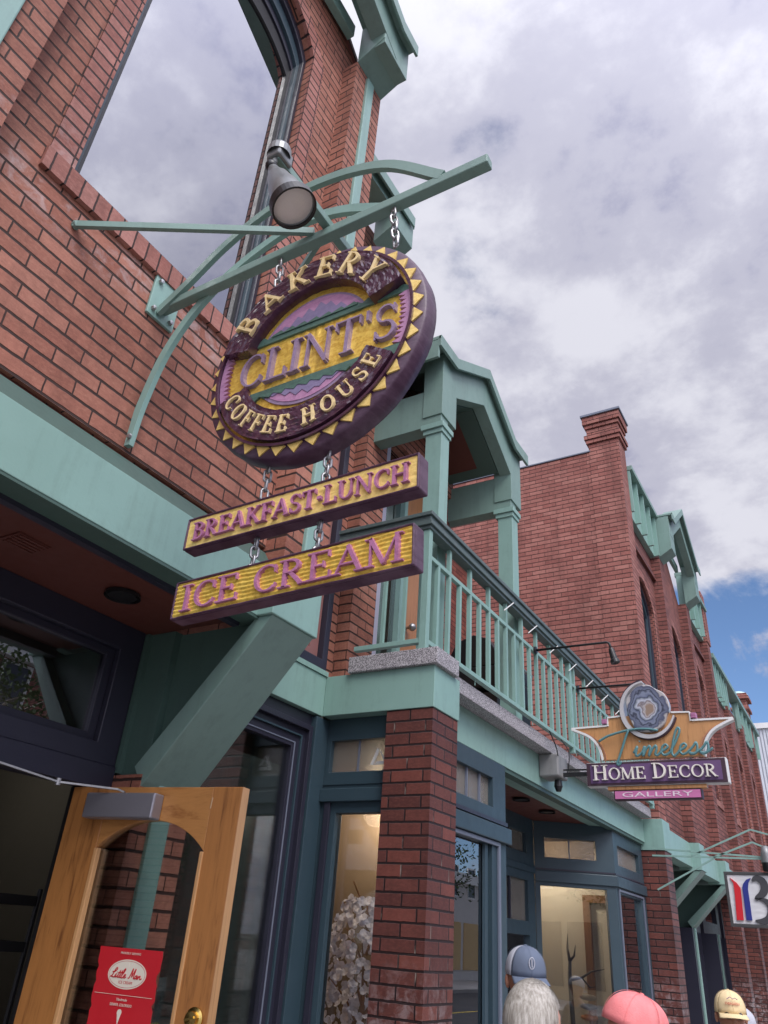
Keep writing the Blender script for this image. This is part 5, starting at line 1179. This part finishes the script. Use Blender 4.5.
# ================================================================ things seen behind the glass
wr = empty('wire_rack', (-3.55, 2.35, GZ), 'black wire rack standing inside the bakery doorway', 'rack')
q = MB()
for x_, y_ in ((-3.8, 1.7), (-3.8, 2.5), (-3.3, 1.7), (-3.3, 2.5)): q.tube([(x_, y_, GZ), (x_, y_, .10)], .012, 6)
q.build('upright', BLACK, wr)
for z_ in (-.9, -.45, -.12, .06):
    q = MB()
    for i in range(12): q.tube([(-3.8 + .045 * i, 1.7, z_), (-3.8 + .045 * i, 2.5, z_)], .004, 4)
    for x_ in (-3.8, -3.3): q.box(x_ - .008, x_ + .008, 1.7, 2.5, z_ - .03, z_ + .01)
    for y_ in (1.7, 2.5): q.box(-3.8, -3.3, y_ - .008, y_ + .008, z_ - .031, z_ + .009)
    q.build('shelf', BLACK, wr)
for i, (y_, z_, c_) in enumerate(((1.9, -.44, (.25, .22, .2)), (2.25, -.44, (.12, .14, .2)), (2.0, -.11, (.3, .28, .26)))):
    o = MB().box(-3.7, -3.4, y_ - .12, y_ + .12, z_ + .012, z_ + .20).box(-3.705, -3.395, y_ - .125, y_ + .125, z_ + .18, z_ + .215).build('box', paint('box_paint', c_, .6), bevel=.006)
    tag(o, ['brown lidded box on the low shelf of the wire rack', 'dark blue lidded box beside the brown box on the wire rack', 'grey lidded box on the upper shelf of the wire rack'][i], 'box')
mr = empty('mug_shelf', (-3.1, 3.2, GZ), 'black wire mug shelf behind the big bakery window', 'rack')
q = MB()
for x_, y_ in ((-3.3, 2.75), (-3.3, 3.35), (-3.0, 2.75), (-3.0, 3.35)): q.tube([(x_, y_, GZ), (x_, y_, .62)], .009, 6)
q.build('upright', BLACK, mr)
for z_ in (-.75, -.35, -.12, .22):
    q = MB().box(-3.31, -2.99, 2.74, 2.755, z_ - .02, z_).box(-3.31, -2.99, 3.345, 3.36, z_ - .02, z_).box(-3.31, -3.30, 2.74, 3.36, z_ - .02, z_).box(-3.0, -2.99, 2.74, 3.36, z_ - .02, z_)
    for i in range(9): q.tube([(-3.3 + .035 * i, 2.75, z_ - .005), (-3.3 + .035 * i, 3.35, z_ - .005)], .003, 4)
    q.build('shelf', BLACK, mr)
def mug(x_, y_, z_, lab):
    e = empty('mug', (x_, y_, z_), lab, 'mug', 'white mugs on the wire mug shelf')
    MB().lathe([(0, .001), (.034, .001), (.038, .01), (.041, .09), (.038, .09), (.035, .015), (0, .012)], (x_, y_, z_), (0, 0, 1), 24).build('cup', WHITEP, e, smooth=True)
    MB().tube([(x_ + .037 + .026 * sin(pi * i / 8), y_ + .004, z_ + .075 - .055 * i / 8) for i in range(9)], .005, 6).build('handle', WHITEP, e, smooth=True)
mug(-3.06, 2.82, -.12, 'white mug on the wire mug shelf, seen through the oak door glass'); mug(-3.10, 3.05, -.12, 'white mug on the wire mug shelf, farther from the oak door'); mug(-3.08, 2.9, .22, 'white mug alone on the top tier of the wire mug shelf')

# blossom tree in the narrow window
bt = empty('blossom_tree', (-2.98, 4.85, GZ), 'white blossom tree displayed in the narrow shop window beside the brick pier', 'tree')
q = MB(); q.tube([(-2.98, 4.85, GZ), (-2.99, 4.84, -1.2), (-2.96, 4.86, -.7), (-2.98, 4.85, -.3)], [.03, .026, .022, .014], 8); tips = []
for i in range(16):
    a = 2.4 * i; z_ = -1.0 + .07 * i; r1 = .30 - .008 * i; p = Vector((-2.98 + r1 * cos(a), 4.85 + r1 * sin(a), z_ + .28)); q.tube([(-2.98, 4.85, z_), ((-2.98 + p.x) / 2, (4.85 + p.y) / 2, z_ + .18), p], [.010, .007, .004], 5); tips.append(p)
q.build('trunk', BROWNW, bt)
q = MB()
for i in range(1000):
    z_ = random.uniform(-1.15, .24); mr_ = .34 * sqrt(max(.04, 1 - ((z_ + .42) / .72) ** 2)); a = random.uniform(0, 2 * pi); r1 = mr_ * random.uniform(.45, 1) ** .6
    c_ = Vector((-2.98 + r1 * cos(a), 4.85 + r1 * sin(a), z_)); nrm = Vector((cos(a) + random.uniform(-.7, .7), sin(a) + random.uniform(-.7, .7), random.uniform(-.5, .9))).normalized()
    u = nrm.cross(Vector((.1, .2, 1))).normalized(); v = nrm.cross(u); R_ = random.uniform(.022, .031)
    for j in range(5):
        t = 2 * pi * j / 5; d_ = u * cos(t) + v * sin(t); s_ = (u * -sin(t) + v * cos(t)) * R_ * .42
        q.add([c_, c_ + d_ * R_ * .45 + s_ * 1.0 + nrm * .003, c_ + d_ * R_ * .80 + s_ * 1.25 + nrm * .008, c_ + d_ * R_ + nrm * .013, c_ + d_ * R_ * .80 - s_ * 1.25 + nrm * .008, c_ + d_ * R_ * .45 - s_ + nrm * .003], [(0, 1, 2, 3), (0, 3, 4, 5)])
q.build('crown', plain('silk_blossom', (.72, .71, .82), .7), bt)

# antler stand in the splayed window
an = empty('antler_display', (-2.95, 8.95, GZ), 'dark antler branch display standing in the splayed shop window', 'decor')
q = MB(); bx, by = -2.93, 8.85
q.tube([(bx, by, GZ), (bx + .01, by, -.8), (bx, by, -.45), (bx - .01, by, -.2), (bx, by, -.05)], [.028, .025, .024, .022, .018], 8)
q.tube([(bx, by, -.05), (bx - .02, by, .06), (bx - .01, by, .20)], [.018, .012, .003], 7); q.tube([(bx, by, -.05), (bx + .05, by, .0), (bx + .07, by, .10)], [.016, .011, .003], 7)
q.tube([(bx, by, -.22), (bx + .12, by, -.19), (bx + .22, by, -.13), (bx + .36, by, -.10)], [.014, .012, .009, .003], 7); q.tube([(bx + .12, by, -.19), (bx + .20, by, -.27), (bx + .26, by, -.26)], [.010, .008, .002], 6)
q.build('branch', paint('dark_antler', (.05, .038, .032), .5), an, smooth=True)
for i, (z_, c_) in enumerate(((-.36, (.10, .07, .05)), (-.44, (.20, .18, .17)), (-.53, (.62, .20, .05)), (-.62, (.60, .25, .10)), (-.72, (.25, .2, .18)))):
    MB().ball((bx + .16, by + .05, z_), .09, 12, (1, 1, .32)).build('bowl', paint('bowl_glaze', c_, .35), an, smooth=True)
MB().box(bx + .02, bx + .32, by - .06, by + .18, GZ + .02, -.76).build('stand', WHITEP, an, bevel=.004)
wall_art = empty('landscape_picture', (-4.61, 5.0, -.3), 'tan framed picture on the shop wall behind the first shopfront window', 'picture')
MB().box(-4.61, -4.57, 4.5, 5.6, -.7, .25).build('frame', BROWNW, wall_art, bevel=.006)
MB().box(-4.569, -4.565, 4.55, 5.55, -.65, .20).build('print', carved('landscape_print', (.35, .28, .2), (.12, .14, .18), .6, 4, .9), wall_art)
for xx, y0_, y1_, zs_ in ((-4.5, 4.3, 5.9, (-.75, -.30, .12)), (-3.8, 9.45, 9.55, ())):
    if not zs_: continue
    gsh = empty('display_shelf', (xx, (y0_ + y1_) / 2, GZ), 'wooden display shelf along the back of the gallery', 'shelf')
    for z_ in zs_: MB().box(xx - .12, xx + .16, y0_, y1_, z_ - .03, z_).build('board', BROWNW, gsh, bevel=.004)
    for y_ in (y0_, y1_): MB().box(xx - .12, xx + .16, y_ - .02, y_ + .02, GZ, .4).build('upright', BROWNW, gsh)
    vc = [(.45, .16, .08), (.10, .16, .22), (.5, .46, .38), (.12, .20, .12), (.35, .05, .05), (.55, .40, .15)]; vn = ['terracotta', 'deep blue', 'ivory', 'moss green', 'crimson', 'ochre']; kk_ = 0
    for z_, wn_ in zip(zs_, ('lowest', 'middle', 'top')):
        for j in range(4):
            c_ = kk_ % 6; hh = .16 + .05 * ((kk_ * 7) % 4); rr_ = .05 + .012 * ((kk_ * 5) % 3); kk_ += 1
            o = MB().lathe([(0, 0), (rr_ * .6, 0), (rr_, hh * .35), (rr_ * .8, hh * .7), (rr_ * .4, hh * .85), (rr_ * .55, hh), (rr_ * .45, hh)], (xx + .02, y0_ + .25 + j * .38, z_ + .001), (0, 0, 1), 22).build('vase', paint('glaze_' + vn[c_].replace(' ', '_'), vc[c_], .3), smooth=True)
            tag(o, '%s vase, number %s from the left on the %s board of the gallery shelf' % (vn[c_], ('one', 'two', 'three', 'four')[j], wn_), 'vase', 'vases on the gallery shelf')
# lamps seen lit inside, plus added fill by the blossom tree and in the bakery
def ceiling_light(x_, y_, z_, pw, lab, r=.07):
    e = empty('ceiling_light', (x_, y_, z_), lab, 'ceiling light', 'lit lamps inside the shops')
    MB().lathe([(0, .05), (.02, .045), (.055, .02), (.06, 0)], (x_, y_, z_), (0, 0, 1), 18).build('fitting', WHITEP, e)
    MB().lathe([(.058, 0), (.05, -.03), (.03, -.045), (0, -.05)], (x_, y_, z_ - .002), (0, 0, 1), 18).build('bulb', plain('warm_lamp_glow', (1, .9, .75), .5, 0, (1, .82, .6), 3), e, smooth=True)
    l_ = bpy.data.lights.new('lamp_glow', 'POINT'); l_.energy = pw; l_.color = (1, .88, .72); l_.shadow_soft_size = .08
    lo = bpy.data.objects.new('lamp_glow', l_); C.objects.link(lo); lo.parent = e; lo.location = (0, 0, -.12)
ceiling_light(-3.35, 9.15, 1.14, 26, 'lit ceiling lamp seen through the splayed shop window')
ceiling_light(-2.72, 4.42, .83, 4.5, 'unseen lamp added to light the blossom tree')  # hidden fill lamp added for the blossoms
ceiling_light(-3.6, 5.9, 1.14, 40, 'lit ceiling lamp deeper in the gallery'); ceiling_light(-5.4, 3.0, 1.22, 4, 'lamp added to brighten the bakery interior')  # the bakery lamp is added fill

# ================================================================ across the street (seen in the glass)
def leafmat(name, a, b):
    mt, t, P = new_mat(name); k = NT(t); oi = k.n('ShaderNodeNewGeometry'); k.link(k.ramp(k.noise(oi.outputs['Position'], 3, 3), [(.35, a), (.65, b)]), P.inputs['Base Color']); P.inputs['Roughness'].default_value = .6; return mt
LEAF = leafmat('leaf_green', (.04, .08, .02), (.09, .14, .04)); BARK = wood('bark', (.10, .075, .055), (.05, .04, .03), .9)
def tree(x_, y_, h, lab):
    e = empty('street_tree', (x_, y_, GZ), lab, 'tree', 'street trees along the opposite pavement')
    q = MB(); q.tube([(x_, y_, GZ), (x_ + .1, y_, GZ + h * .25), (x_ - .05, y_ + .1, GZ + h * .5), (x_, y_, GZ + h * .8)], [.2, .15, .10, .04], 10); cs = []
    for i in range(14):
        a = 2.4 * i; z_ = GZ + h * (.32 + .035 * i); r1 = h * .28 * (1 - .03 * i); p = Vector((x_ + r1 * cos(a), y_ + r1 * sin(a), z_ + h * .16)); q.tube([(x_, y_, z_), ((x_ + p.x) / 2 + .1, (y_ + p.y) / 2, z_ + h * .11), p], [.06, .04, .015], 6); cs += [p, (p + Vector((x_, y_, z_ + h * .1))) / 2]
    q.build('trunk', BARK, e); q = MB()
    for c_ in cs:
        for j in range(75):
            p = c_ + Vector((random.gauss(0, .42), random.gauss(0, .42), random.gauss(0, .30))); u = Vector((random.uniform(-1, 1), random.uniform(-1, 1), random.uniform(-1, 1))).normalized() * .09; v = u.cross(Vector((random.random(), random.random(), 1))).normalized() * .05
            q.add([p - u, p + v, p + u, p - v], [(0, 1, 2, 3)])
    q.build('crown', LEAF, e)
tree(13.4, 3.0, 7.5, 'leafy street tree across the road, opposite the bakery'); tree(13.4, 21.5, 7.8, 'leafy street tree across the road, beside the three storey building'); tree(13.2, 33.5, 8.4, 'leafy street tree across the road, farthest of the row'); tree(13.6, 11.5, 8.2, 'taller leafy street tree across the road, opposite the gallery'); tree(13.5, -6.5, 7.0, 'leafy street tree across the road, nearest the viewer')
def shop_row(y0, y1, h, mat, lab, x0=17, sm=None):
    e = empty('opposite_building', (x0 + 5, (y0 + y1) / 2, GZ), lab, 'building'); MB().box(x0, x0 + 10, y0, y1, GZ, GZ + h).build('wall', mat, e, v0=GZ)
    MB().box(x0 - .35, x0 + .02, y0, y1, GZ + h - .45, GZ + h + .1).build('cornice', WHITEP, e)
    nw = int((y1 - y0) / 2.4)
    for i in range(nw):
        yy = y0 + 1.2 + i * 2.4
        for zz in ((GZ + 4.2,) if h < 8 else (GZ + 4.2, GZ + 7)):
            f_ = MB().ring('x', x0 - .06, x0 + .01, [(yy - .55, zz), (yy + .55, zz), (yy + .55, zz + 1.7), (yy - .55, zz + 1.7)], [(yy - .47, zz + .08), (yy + .47, zz + .08), (yy + .47, zz + 1.62), (yy - .47, zz + 1.62)]).build('window', WHITEP, e); MB().box(x0 - .02, x0 - .01, yy - .48, yy + .48, zz + .07, zz + 1.63).build('pane', NAVY, f_)
        f_ = MB().box(x0 - .05, x0 + .01, yy - 1.0, yy + 1.0, GZ + .5, GZ + 2.9).build('shop_window', sm or NAVY, e)
shop_row(-18, -4, 7.0, paint('tan_stucco', (.50, .40, .26), .8), 'low tan stucco building across the street'); shop_row(-3.9, 8, 6.4, paint('white_clapboard', (.55, .55, .53), .7), 'pale grey building across the street'); shop_row(24.1, 36, 7.4, paint('buff_stucco', (.46, .36, .24), .8), 'buff stucco building across the street, beyond the brick one'); shop_row(36.1, 62, 5.4, paint('grey_clapboard', (.62, .60, .57), .7), 'long grey building across the street, farthest from the viewer', sm=paint('tan_awning', (.60, .42, .20), .7)); shop_row(8.1, 24, 9.2, BR_FAR, 'three storey brick building across the street')
# ================================================================ people
def skin_geo(V, E_, R_):
    me = bpy.data.meshes.new('tmp'); me.from_pydata(V, E_, []); ob_ = bpy.data.objects.new('tmp', me); C.objects.link(ob_)
    ob_.modifiers.new('s', 'SKIN'); sv = me.skin_vertices[0].data
    for i, r_ in enumerate(R_): sv[i].radius = (r_, r_) if isinstance(r_, (int, float)) else r_; sv[i].use_root = (i == 0)
    ss = ob_.modifiers.new('d', 'SUBSURF'); ss.levels = 1; ss.render_levels = 1
    dg = bpy.context.evaluated_depsgraph_get(); m2 = bpy.data.meshes.new_from_object(ob_.evaluated_get(dg)); vs = [tuple(v.co) for v in m2.vertices]; fs = [tuple(p.vertices) for p in m2.polygons]
    bpy.data.objects.remove(ob_); return vs, fs
def head_pts(c, fwd, n=40):
    """head surface: ellipsoid with brow, sockets, nose, lips, chin and jaw; c is the head's centre"""
    f = Vector((fwd[0], fwd[1], 0)).normalized(); s = Vector((f.y, -f.x, 0)); up = Vector((0, 0, 1)); vs = []; m_ = n // 2 + 6
    for i in range(m_ + 1):
        t = pi * i / m_
        for k in range(n):
            p = 2 * pi * k / n; x, y, z = sin(t) * cos(p), sin(t) * sin(p), cos(t)
            X, Y, Z = x * .098, y * .077, z * .118
            if z < 0: jaw = min(1, -z * 1.1); Y *= 1 - .28 * jaw; X *= (1 - .10 * jaw) if x > 0 else (1 - .38 * jaw)
            if x > 0:
                g_ = lambda a, b, wa, wb: math.exp(-(((Y - a) / wa) ** 2 + ((Z - b) / wb) ** 2))
                X += .026 * g_(0, -.018, .010, .016) + .014 * g_(0, .004, .008, .018) + .006 * g_(0, .030, .05, .010) - .010 * (g_(.030, .008, .014, .012) + g_(-.030, .008, .014, .012)) + .007 * g_(0, -.052, .022, .006) + .006 * g_(0, -.064, .018, .006) + .012 * g_(0, -.095, .022, .016) + .004 * (g_(.042, -.02, .02, .02) + g_(-.042, -.02, .02, .02))
            vs.append(tuple(Vector(c) + f * X + s * Y + up * Z))
    fs = [(i*n + k, i*n + (k+1) % n, (i+1)*n + (k+1) % n, (i+1)*n + k) for i in range(m_) for k in range(n)]
    return vs, fs, f, s
def skinmat(name, c):
    mt, t, P = new_mat(name); k = NT(t); g_ = k.n('ShaderNodeNewGeometry'); k.link(k.mix(k.noise(g_.outputs['Position'], 30, 4), c, (c[0] * .8, c[1] * .6, c[2] * .55)), P.inputs['Base Color'])
    P.inputs['Roughness'].default_value = .5; P.inputs['Subsurface Weight'].default_value = .12; P.inputs['Subsurface Radius'].default_value = (.02, .008, .004); return mt
SKIN_L = skinmat('fair_skin', (.58, .34, .25)); SKIN_T = skinmat('tanned_skin', (.42, .22, .14))
def person(hc, fwd, label, top_mat, leg_mat, skin, scale=1.0, stride=0.0):
    hc = Vector(hc); Hh = hc.z - GZ; e = empty('person', (hc.x, hc.y, GZ), label, 'person', None)
    f = Vector((fwd[0], fwd[1], 0)).normalized(); s = Vector((f.y, -f.x, 0)); k = Hh / 1.62
    def W(a, b, z): return Vector((hc.x, hc.y, GZ)) + f * a * k + s * b * k + Vector((0, 0, z * k))
    J = {}; V = []; E_ = []; R_ = []
    def j(nm, p, r, par=None):
        J[nm] = len(V); V.append(tuple(p)); R_.append(tuple(q * k for q in r) if isinstance(r, tuple) else r * k)
        if par: E_.append((J[par], J[nm]))
    def torso(g):
        j('pel', W(0, 0, .93), (.15 + g, .115 + g)); j('wai', W(.0, 0, 1.08), (.14 + g, .10 + g), 'pel'); j('che', W(.0, 0, 1.27), (.165 + g, .115 + g), 'wai'); j('nb', W(-.01, 0, 1.40), (.10 + g, .08 + g), 'che')
    def arms(g, hands=True):
        for sg, nm in ((1, 'r'), (-1, 'l')):
            j('sh' + nm, W(-.01, sg * .175, 1.36), .058 + g, 'nb'); j('el' + nm, W(-.04, sg * .235, 1.10), .043 + g, 'sh' + nm)
            j('fo' + nm, W(.05, sg * .235, .97), .036 + g, 'el' + nm); j('wr' + nm, W(.12, sg * .215, .87), .026 + (g if not hands else 0), 'fo' + nm)
            if hands:
                j('pa' + nm, W(.15, sg * .205, .81), (.036, .018), 'wr' + nm)
                for q, (o_, ln) in enumerate(((-.024, .068), (-.008, .078), (.008, .072), (.024, .056))):
                    j('f%d' % q + nm, W(.165 + o_, sg * .200, .775), .0095, 'pa' + nm); j('g%d' % q + nm, W(.172 + o_, sg * .192, .775 - ln * .55), .0085, 'f%d' % q + nm); j('h%d' % q + nm, W(.168 + o_, sg * .178, .775 - ln), .007, 'g%d' % q + nm)
                j('t0' + nm, W(.175, sg * .180, .835), .011, 'wr' + nm); j('t1' + nm, W(.198, sg * .165, .80), .0095, 't0' + nm)
    def legs(g, feet=True):
        for sg, nm in ((1, 'r'), (-1, 'l')):
            st_ = stride * sg
            j('hi' + nm, W(0, sg * .085, .86), .090 + g, 'pel'); j('kn' + nm, W(.02 + st_ * .5, sg * .095, .49), .058 + g, 'hi' + nm); j('an' + nm, W(st_, sg * .10, .10), (.038 + g), 'kn' + nm)
            if feet: j('to' + nm, W(.14 + st_, sg * .12, .035), .034, 'an' + nm)
    torso(-.012); j('ne', W(.0, 0, 1.50), .052, 'nb'); j('nt', W(.01, 0, 1.56), .052, 'ne'); arms(0); legs(-.008)
    vs, fs = skin_geo(V, E_, R_); hv, hf, ff, ss_ = head_pts(hc, fwd); b = len(vs); vs += hv; fs += [tuple(i + b for i in q) for q in hf]
    m_ = MB().add(vs, fs)
    for sg in (1, -1):
        ec = hc - ff * .004 + ss_ * sg * .080 - Vector((0, 0, .008)); m_.ball(tuple(ec), .03, 10, (.45 if abs(ff.x) > .7 else .38, .45 if abs(ff.y) > .7 else .38, 1.0))
    m_.build('body', skin, e, smooth=True)
    ey = MB(); iris = MB()
    for sg in (1, -1): c_ = hc + ff * .071 + ss_ * sg * .030 + Vector((0, 0, .008)); ey.ball(tuple(c_), .0125, 12); iris.ball(tuple(c_ + ff * .0080), .0055, 8)
    ey.build('eyes', plain('eye_white', (.6, .58, .55), .3), e, smooth=True); iris.build('irises', plain('dark_iris', (.05, .03, .02), .2), e, smooth=True)
    MB().ball(tuple(hc + ff * .093 - Vector((0, 0, .058))), .022, 12, (.5, .9, .28)).build('lips', plain('lips', (.40, .16, .13), .4), e, smooth=True)
    V.clear(); E_.clear(); R_.clear(); J.clear(); torso(.012); j('ne', W(-.004, 0, 1.45), .068, 'nb'); arms(.012, False)
    vs, fs = skin_geo(V, E_, R_); MB().add(vs, fs).build('shirt', top_mat, e, smooth=True)
    V.clear(); E_.clear(); R_.clear(); J.clear(); j('pel', W(0, 0, .95), (.158, .125)); legs(.012, False)
    vs, fs = skin_geo(V, E_, R_); MB().add(vs, fs).build('trousers', leg_mat, e, smooth=True)
    for sg in (1, -1):
        c_ = W(.06 + stride * sg, sg * .108, .045); q = MB().ball((0, 0, 0), .07 * k, 12, (1, 1, 1)); q.v = [tuple(c_ + f * (p[0] * 2.0) + s * p[1] * .75 + Vector((0, 0, max(p[2] * .8, -.045 * k)))) for p in q.v]; q.build('shoe', plain('shoe_leather', (.06, .05, .045), .5), e, smooth=True)
    return e, hc, ff, ss_
def cap(par, hc, f, s, mat, mesh_mat, brim_mat, tilt=.12, r=1.0, visor=True, seams=True):
    up = Vector((0, 0, 1)); f2 = (f + up * -tilt).normalized(); u2 = s.cross(f2).normalized() * -1
    if u2.z < 0: u2 = -u2
    c_ = hc + up * .030
    def L(a, b, z): return tuple(c_ + f2 * a * r + s * b * r + u2 * z * r)
    def crown(p0, p1, off=0):
        q = MB(); vs = []; fs = []; n1, n2_ = 20, 12
        for i in range(n1 + 1):
            p = p0 + (p1 - p0) * i / n1
            for j_ in range(n2_ + 1):
                t = (pi / 2) * j_ / n2_; front = max(0, cos(p)); pan = .002 * abs(sin(p * 3)) if seams else 0
                rr = (1 + off) * (cos(t) ** (.80 + .14 * (1 - front))) * (1 + .018 * noise.noise(Vector((p * 2.2, t * 3, 4)))); hz = .112 * sin(t) ** (.84 - .12 * front)
                vs.append(L((.110 - pan) * rr * cos(p), (.089 - pan) * rr * sin(p), hz - .012 + .0015 * noise.noise(Vector((p * 4, t * 5, 1)))))
        for i in range(n1):
            for j_ in range(n2_): a = i * (n2_ + 1) + j_; fs.append((a, a + 1, a + n2_ + 2, a + n2_ + 1))
        return q.add(vs, fs)
    fr_ = crown(-1.05, 1.05).build('cap_front', mat, par, smooth=True); o = fr_.modifiers.new('t', 'SOLIDIFY'); o.thickness = .002
    bk_ = crown(1.05, 2 * pi - 1.05, -.004).build('cap_back', mesh_mat, par, smooth=True); o = bk_.modifiers.new('t', 'SOLIDIFY'); o.thickness = .002
    MB().lathe([(0, .006), (.007, .005), (.009, 0)], L(.0, 0, .099), u2, 12).build('cap_button', mat, par)
    if seams:
        q = MB()
        for p in (0, pi / 3, -pi / 3, 2 * pi / 3, -2 * pi / 3, pi):
            q.tube([L(.1115 * cos(t) ** .82 * cos(p), .0905 * cos(t) ** .82 * sin(p), .112 * sin(t) ** (.84 - .12 * max(0, cos(p))) - .0115) for t in [(pi / 2) * .97 * i / 12 for i in range(13)]], .0007, 5)
        q.build('cap_seam', mat, par, smooth=True)
    if visor:
        q = MB(); vs = []; fs = []
        for i in range(17):
            p = -1.0 + 2.0 * i / 16
            for j_ in range(7):
                g_ = j_ / 6; a = .104 * cos(p) + g_ * .074 * (cos(p * .9) ** .6 if abs(p) < 1.5 else 0); b_ = .089 * sin(p) * (1 + .05 * g_); vs.append(L(a, b_, -.010 - .014 * g_ - .9 * (b_ ** 2) * (1 + g_)))
        for i in range(16):
            for j_ in range(6): a = i * 7 + j_; fs.append((a, a + 1, a + 8, a + 7))
        v_ = q.add(vs, fs).build('visor', brim_mat, par, smooth=True); o = v_.modifiers.new('t', 'SOLIDIFY'); o.thickness = .003
    return L
def cloth(name, c, r=.85): return paint(name, c, r, .12, .0012, 400)
NAVYC = cloth('navy_cloth', (.03, .035, .05)); DENIM = cloth('denim', (.06, .09, .15)); TEEC = cloth('grey_tee', (.25, .25, .26)); PINKC = paint('washed_pink_cotton', (.80, .23, .23), .9, .30, .002, 160, dirt=.35, dirtcol=(.86, .42, .40)); YEL = paint('straw_yellow_cotton', (.74, .58, .33), .9, .15, .0015, 300, dirt=.3, dirtcol=(.5, .36, .2)); WHC = cloth('white_mesh_fabric', (.48, .49, .54)); BLC = cloth('faded_blue_twill', (.12, .15, .21)); KHAKI = cloth('khaki', (.35, .29, .2))
# woman with short silver hair
hcA = (-1.120, 2.974, -.215); fA = Vector((.47, .88, 0)).normalized()
e, hc, f, s = person(hcA, fA, 'person with short silver blond hair, seen from behind below the first shop window', NAVYC, DENIM, SKIN_L)
hm_, ht_, hP = new_mat('silver_hair'); k_ = NT(ht_); hi_ = k_.n('ShaderNodeNewGeometry')
k_.link(k_.ramp(k_.noise(k_.mapping(hi_.outputs['Position'], (120, 120, 12)), 1, 4, .6), [(.3, (.24, .215, .18)), (.5, (.40, .37, .32)), (.70, (.56, .53, .48))]), hP.inputs['Base Color']); hP.inputs['Roughness'].default_value = .62
up = Vector((0, 0, 1)); random.seed(3)
base = MB(); vs = []; fs = []
PT = (f * .30 + s * .42 + up * .86).normalized()            # hair falls from a parting high on one side
def hair_pt(t, p, l_=1.0):
    a1 = PT.cross(f).normalized(); a2 = PT.cross(a1).normalized(); d_ = PT * cos(t) + (a1 * cos(p) + a2 * sin(p)) * sin(t)
    return hc + f * (.112 * l_ * d_.dot(f) - .006) + s * (.090 * l_ * d_.dot(s)) + up * (.129 * l_ * d_.dot(up) + .004), d_
def hair_ok(d_):
    fx, sy, uz = d_.dot(f), d_.dot(s), d_.dot(up)
    if fx > .35: return uz > .34 + .25 * (fx - .35)
    if fx > -.30 and abs(sy) > .55: return uz > .04 - .25 * (.35 - fx) * (1 if fx < 0 else 0)
    if fx > -.05: return uz > -.12 - .2 * (.35 - fx)
    return uz > -.62
for i in range(40):
    for kk in range(60): vs.append(tuple(hair_pt(pi * .97 * i / 39, 2 * pi * kk / 60, .985)[0]))
for i in range(39):
    for kk in range(60):
        if hair_ok(hair_pt(pi * .97 * (i + .5) / 39, 2 * pi * (kk + .5) / 60)[1]): fs.append((i*60 + kk, i*60 + (kk+1) % 60, (i+1)*60 + (kk+1) % 60, (i+1)*60 + kk))
base.add(vs, fs)
for i in range(6500):
    p = random.uniform(0, 2 * pi); t0 = random.uniform(.02, 2.0); ln = random.uniform(.5, 1.1); lift = random.uniform(.0, .035); bend = random.uniform(-.12, .22); pts = []; last = None
    for j_ in range(9):
        q_, d_ = hair_pt(t0 + ln * j_ / 8, p + bend * (j_ / 8) ** 2, 1 + lift * sin(pi * j_ / 8) + .0012 * random.random())
        if not hair_ok(d_ + up * .03): break
        pts.append((q_, d_))
    for j_ in range(len(pts) - 1):
        dd = (pts[j_+1][0] - pts[j_][0]).normalized(); w1 = dd.cross(pts[j_][1]).normalized() * (.0012 if j_ < len(pts) - 2 else .0004)
        base.add([pts[j_][0] - w1, pts[j_][0] + w1, pts[j_+1][0] + w1 * .8, pts[j_+1][0] - w1 * .8], [(0, 1, 2, 3)])
base.build('hair', hm_, e, smooth=True)
# man in trucker cap
e, hc, f, s = person((-1.415, 3.66, -.105), Vector((.58, -.81, 0)), 'person in a faded blue and white trucker cap, behind the silver haired person', NAVYC, DENIM, SKIN_T)
L = cap(e, hc, f, s, BLC, WHC, BLC, .10)
q = MB(); q.tube([L(.108 + .0, .012 * cos(t), .045 + .022 * sin(t)) for t in [2*pi*i/14 for i in range(14)]], .0022, 5, closed=True).tube([L(.110, 0, .030), L(.106, 0, .062)], .0022, 5); q.build('cap_emblem', WHC, e)
# person in pink cap
e, hc, f, s = person((-.84, 3.22, -.235), Vector((.85, .45, 0)), 'person in a washed pink baseball cap, seen from behind at the bottom edge', TEEC, KHAKI, SKIN_L)
cap(e, hc, f, s, PINKC, PINKC, PINKC, .34, 1.06)
# man in yellow cap and the one behind him
e, hc, f, s = person((-.897, 5.607, -.245), Vector((.30, -.92, 0)), 'person in a straw yellow cap facing the camera by the brick pier', KHAKI, DENIM, SKIN_T)
L = cap(e, hc, f, s, YEL, YEL, YEL, .05)
capt = lambda u, v, h: L(.116 - 6.5 * u * u, -u, .030 + v)
sans('cap_lettering', 'EVERGREEN', 0, .012, .017, lambda u, v, h: L(.1135 - 7.0 * u * u - .25 * max(v, 0) + h, -u, .028 + v), 0, plain('cap_red_print', (.5, .06, .05), .7), e, 1.0, .078, .0008)
q = MB(); q.tube([L(.108, -.03, .062), L(.108, -.015, .070), L(.109, -.005, .064), L(.109, .01, .074), L(.108, .03, .062)], .0018, 5); q.build('cap_emblem', plain('cap_purple_print', (.15, .06, .2), .7), e)
gl_ = MB()
for sg in (1, -1): gl_.ball(tuple(hc + f * .094 + s * sg * .031 + Vector((0, 0, .006))), .025, 12, (.9, .4, .75))
gl_.tube([tuple(hc + f * .098 + s * .01), tuple(hc + f * .098 - s * .01)], .002, 5); gl_.build('sunglasses', plain('dark_lens', (.01, .01, .012), .1), e, smooth=True)
e, hc, f, s = person((-1.0, 6.5, -.35), Vector((.95, -.2, 0)), 'person in a white capped hat half hidden behind the yellow cap', TEEC, KHAKI, SKIN_L)
cap(e, hc, f, s, WHC, WHC, WHC, .25, 1.05)
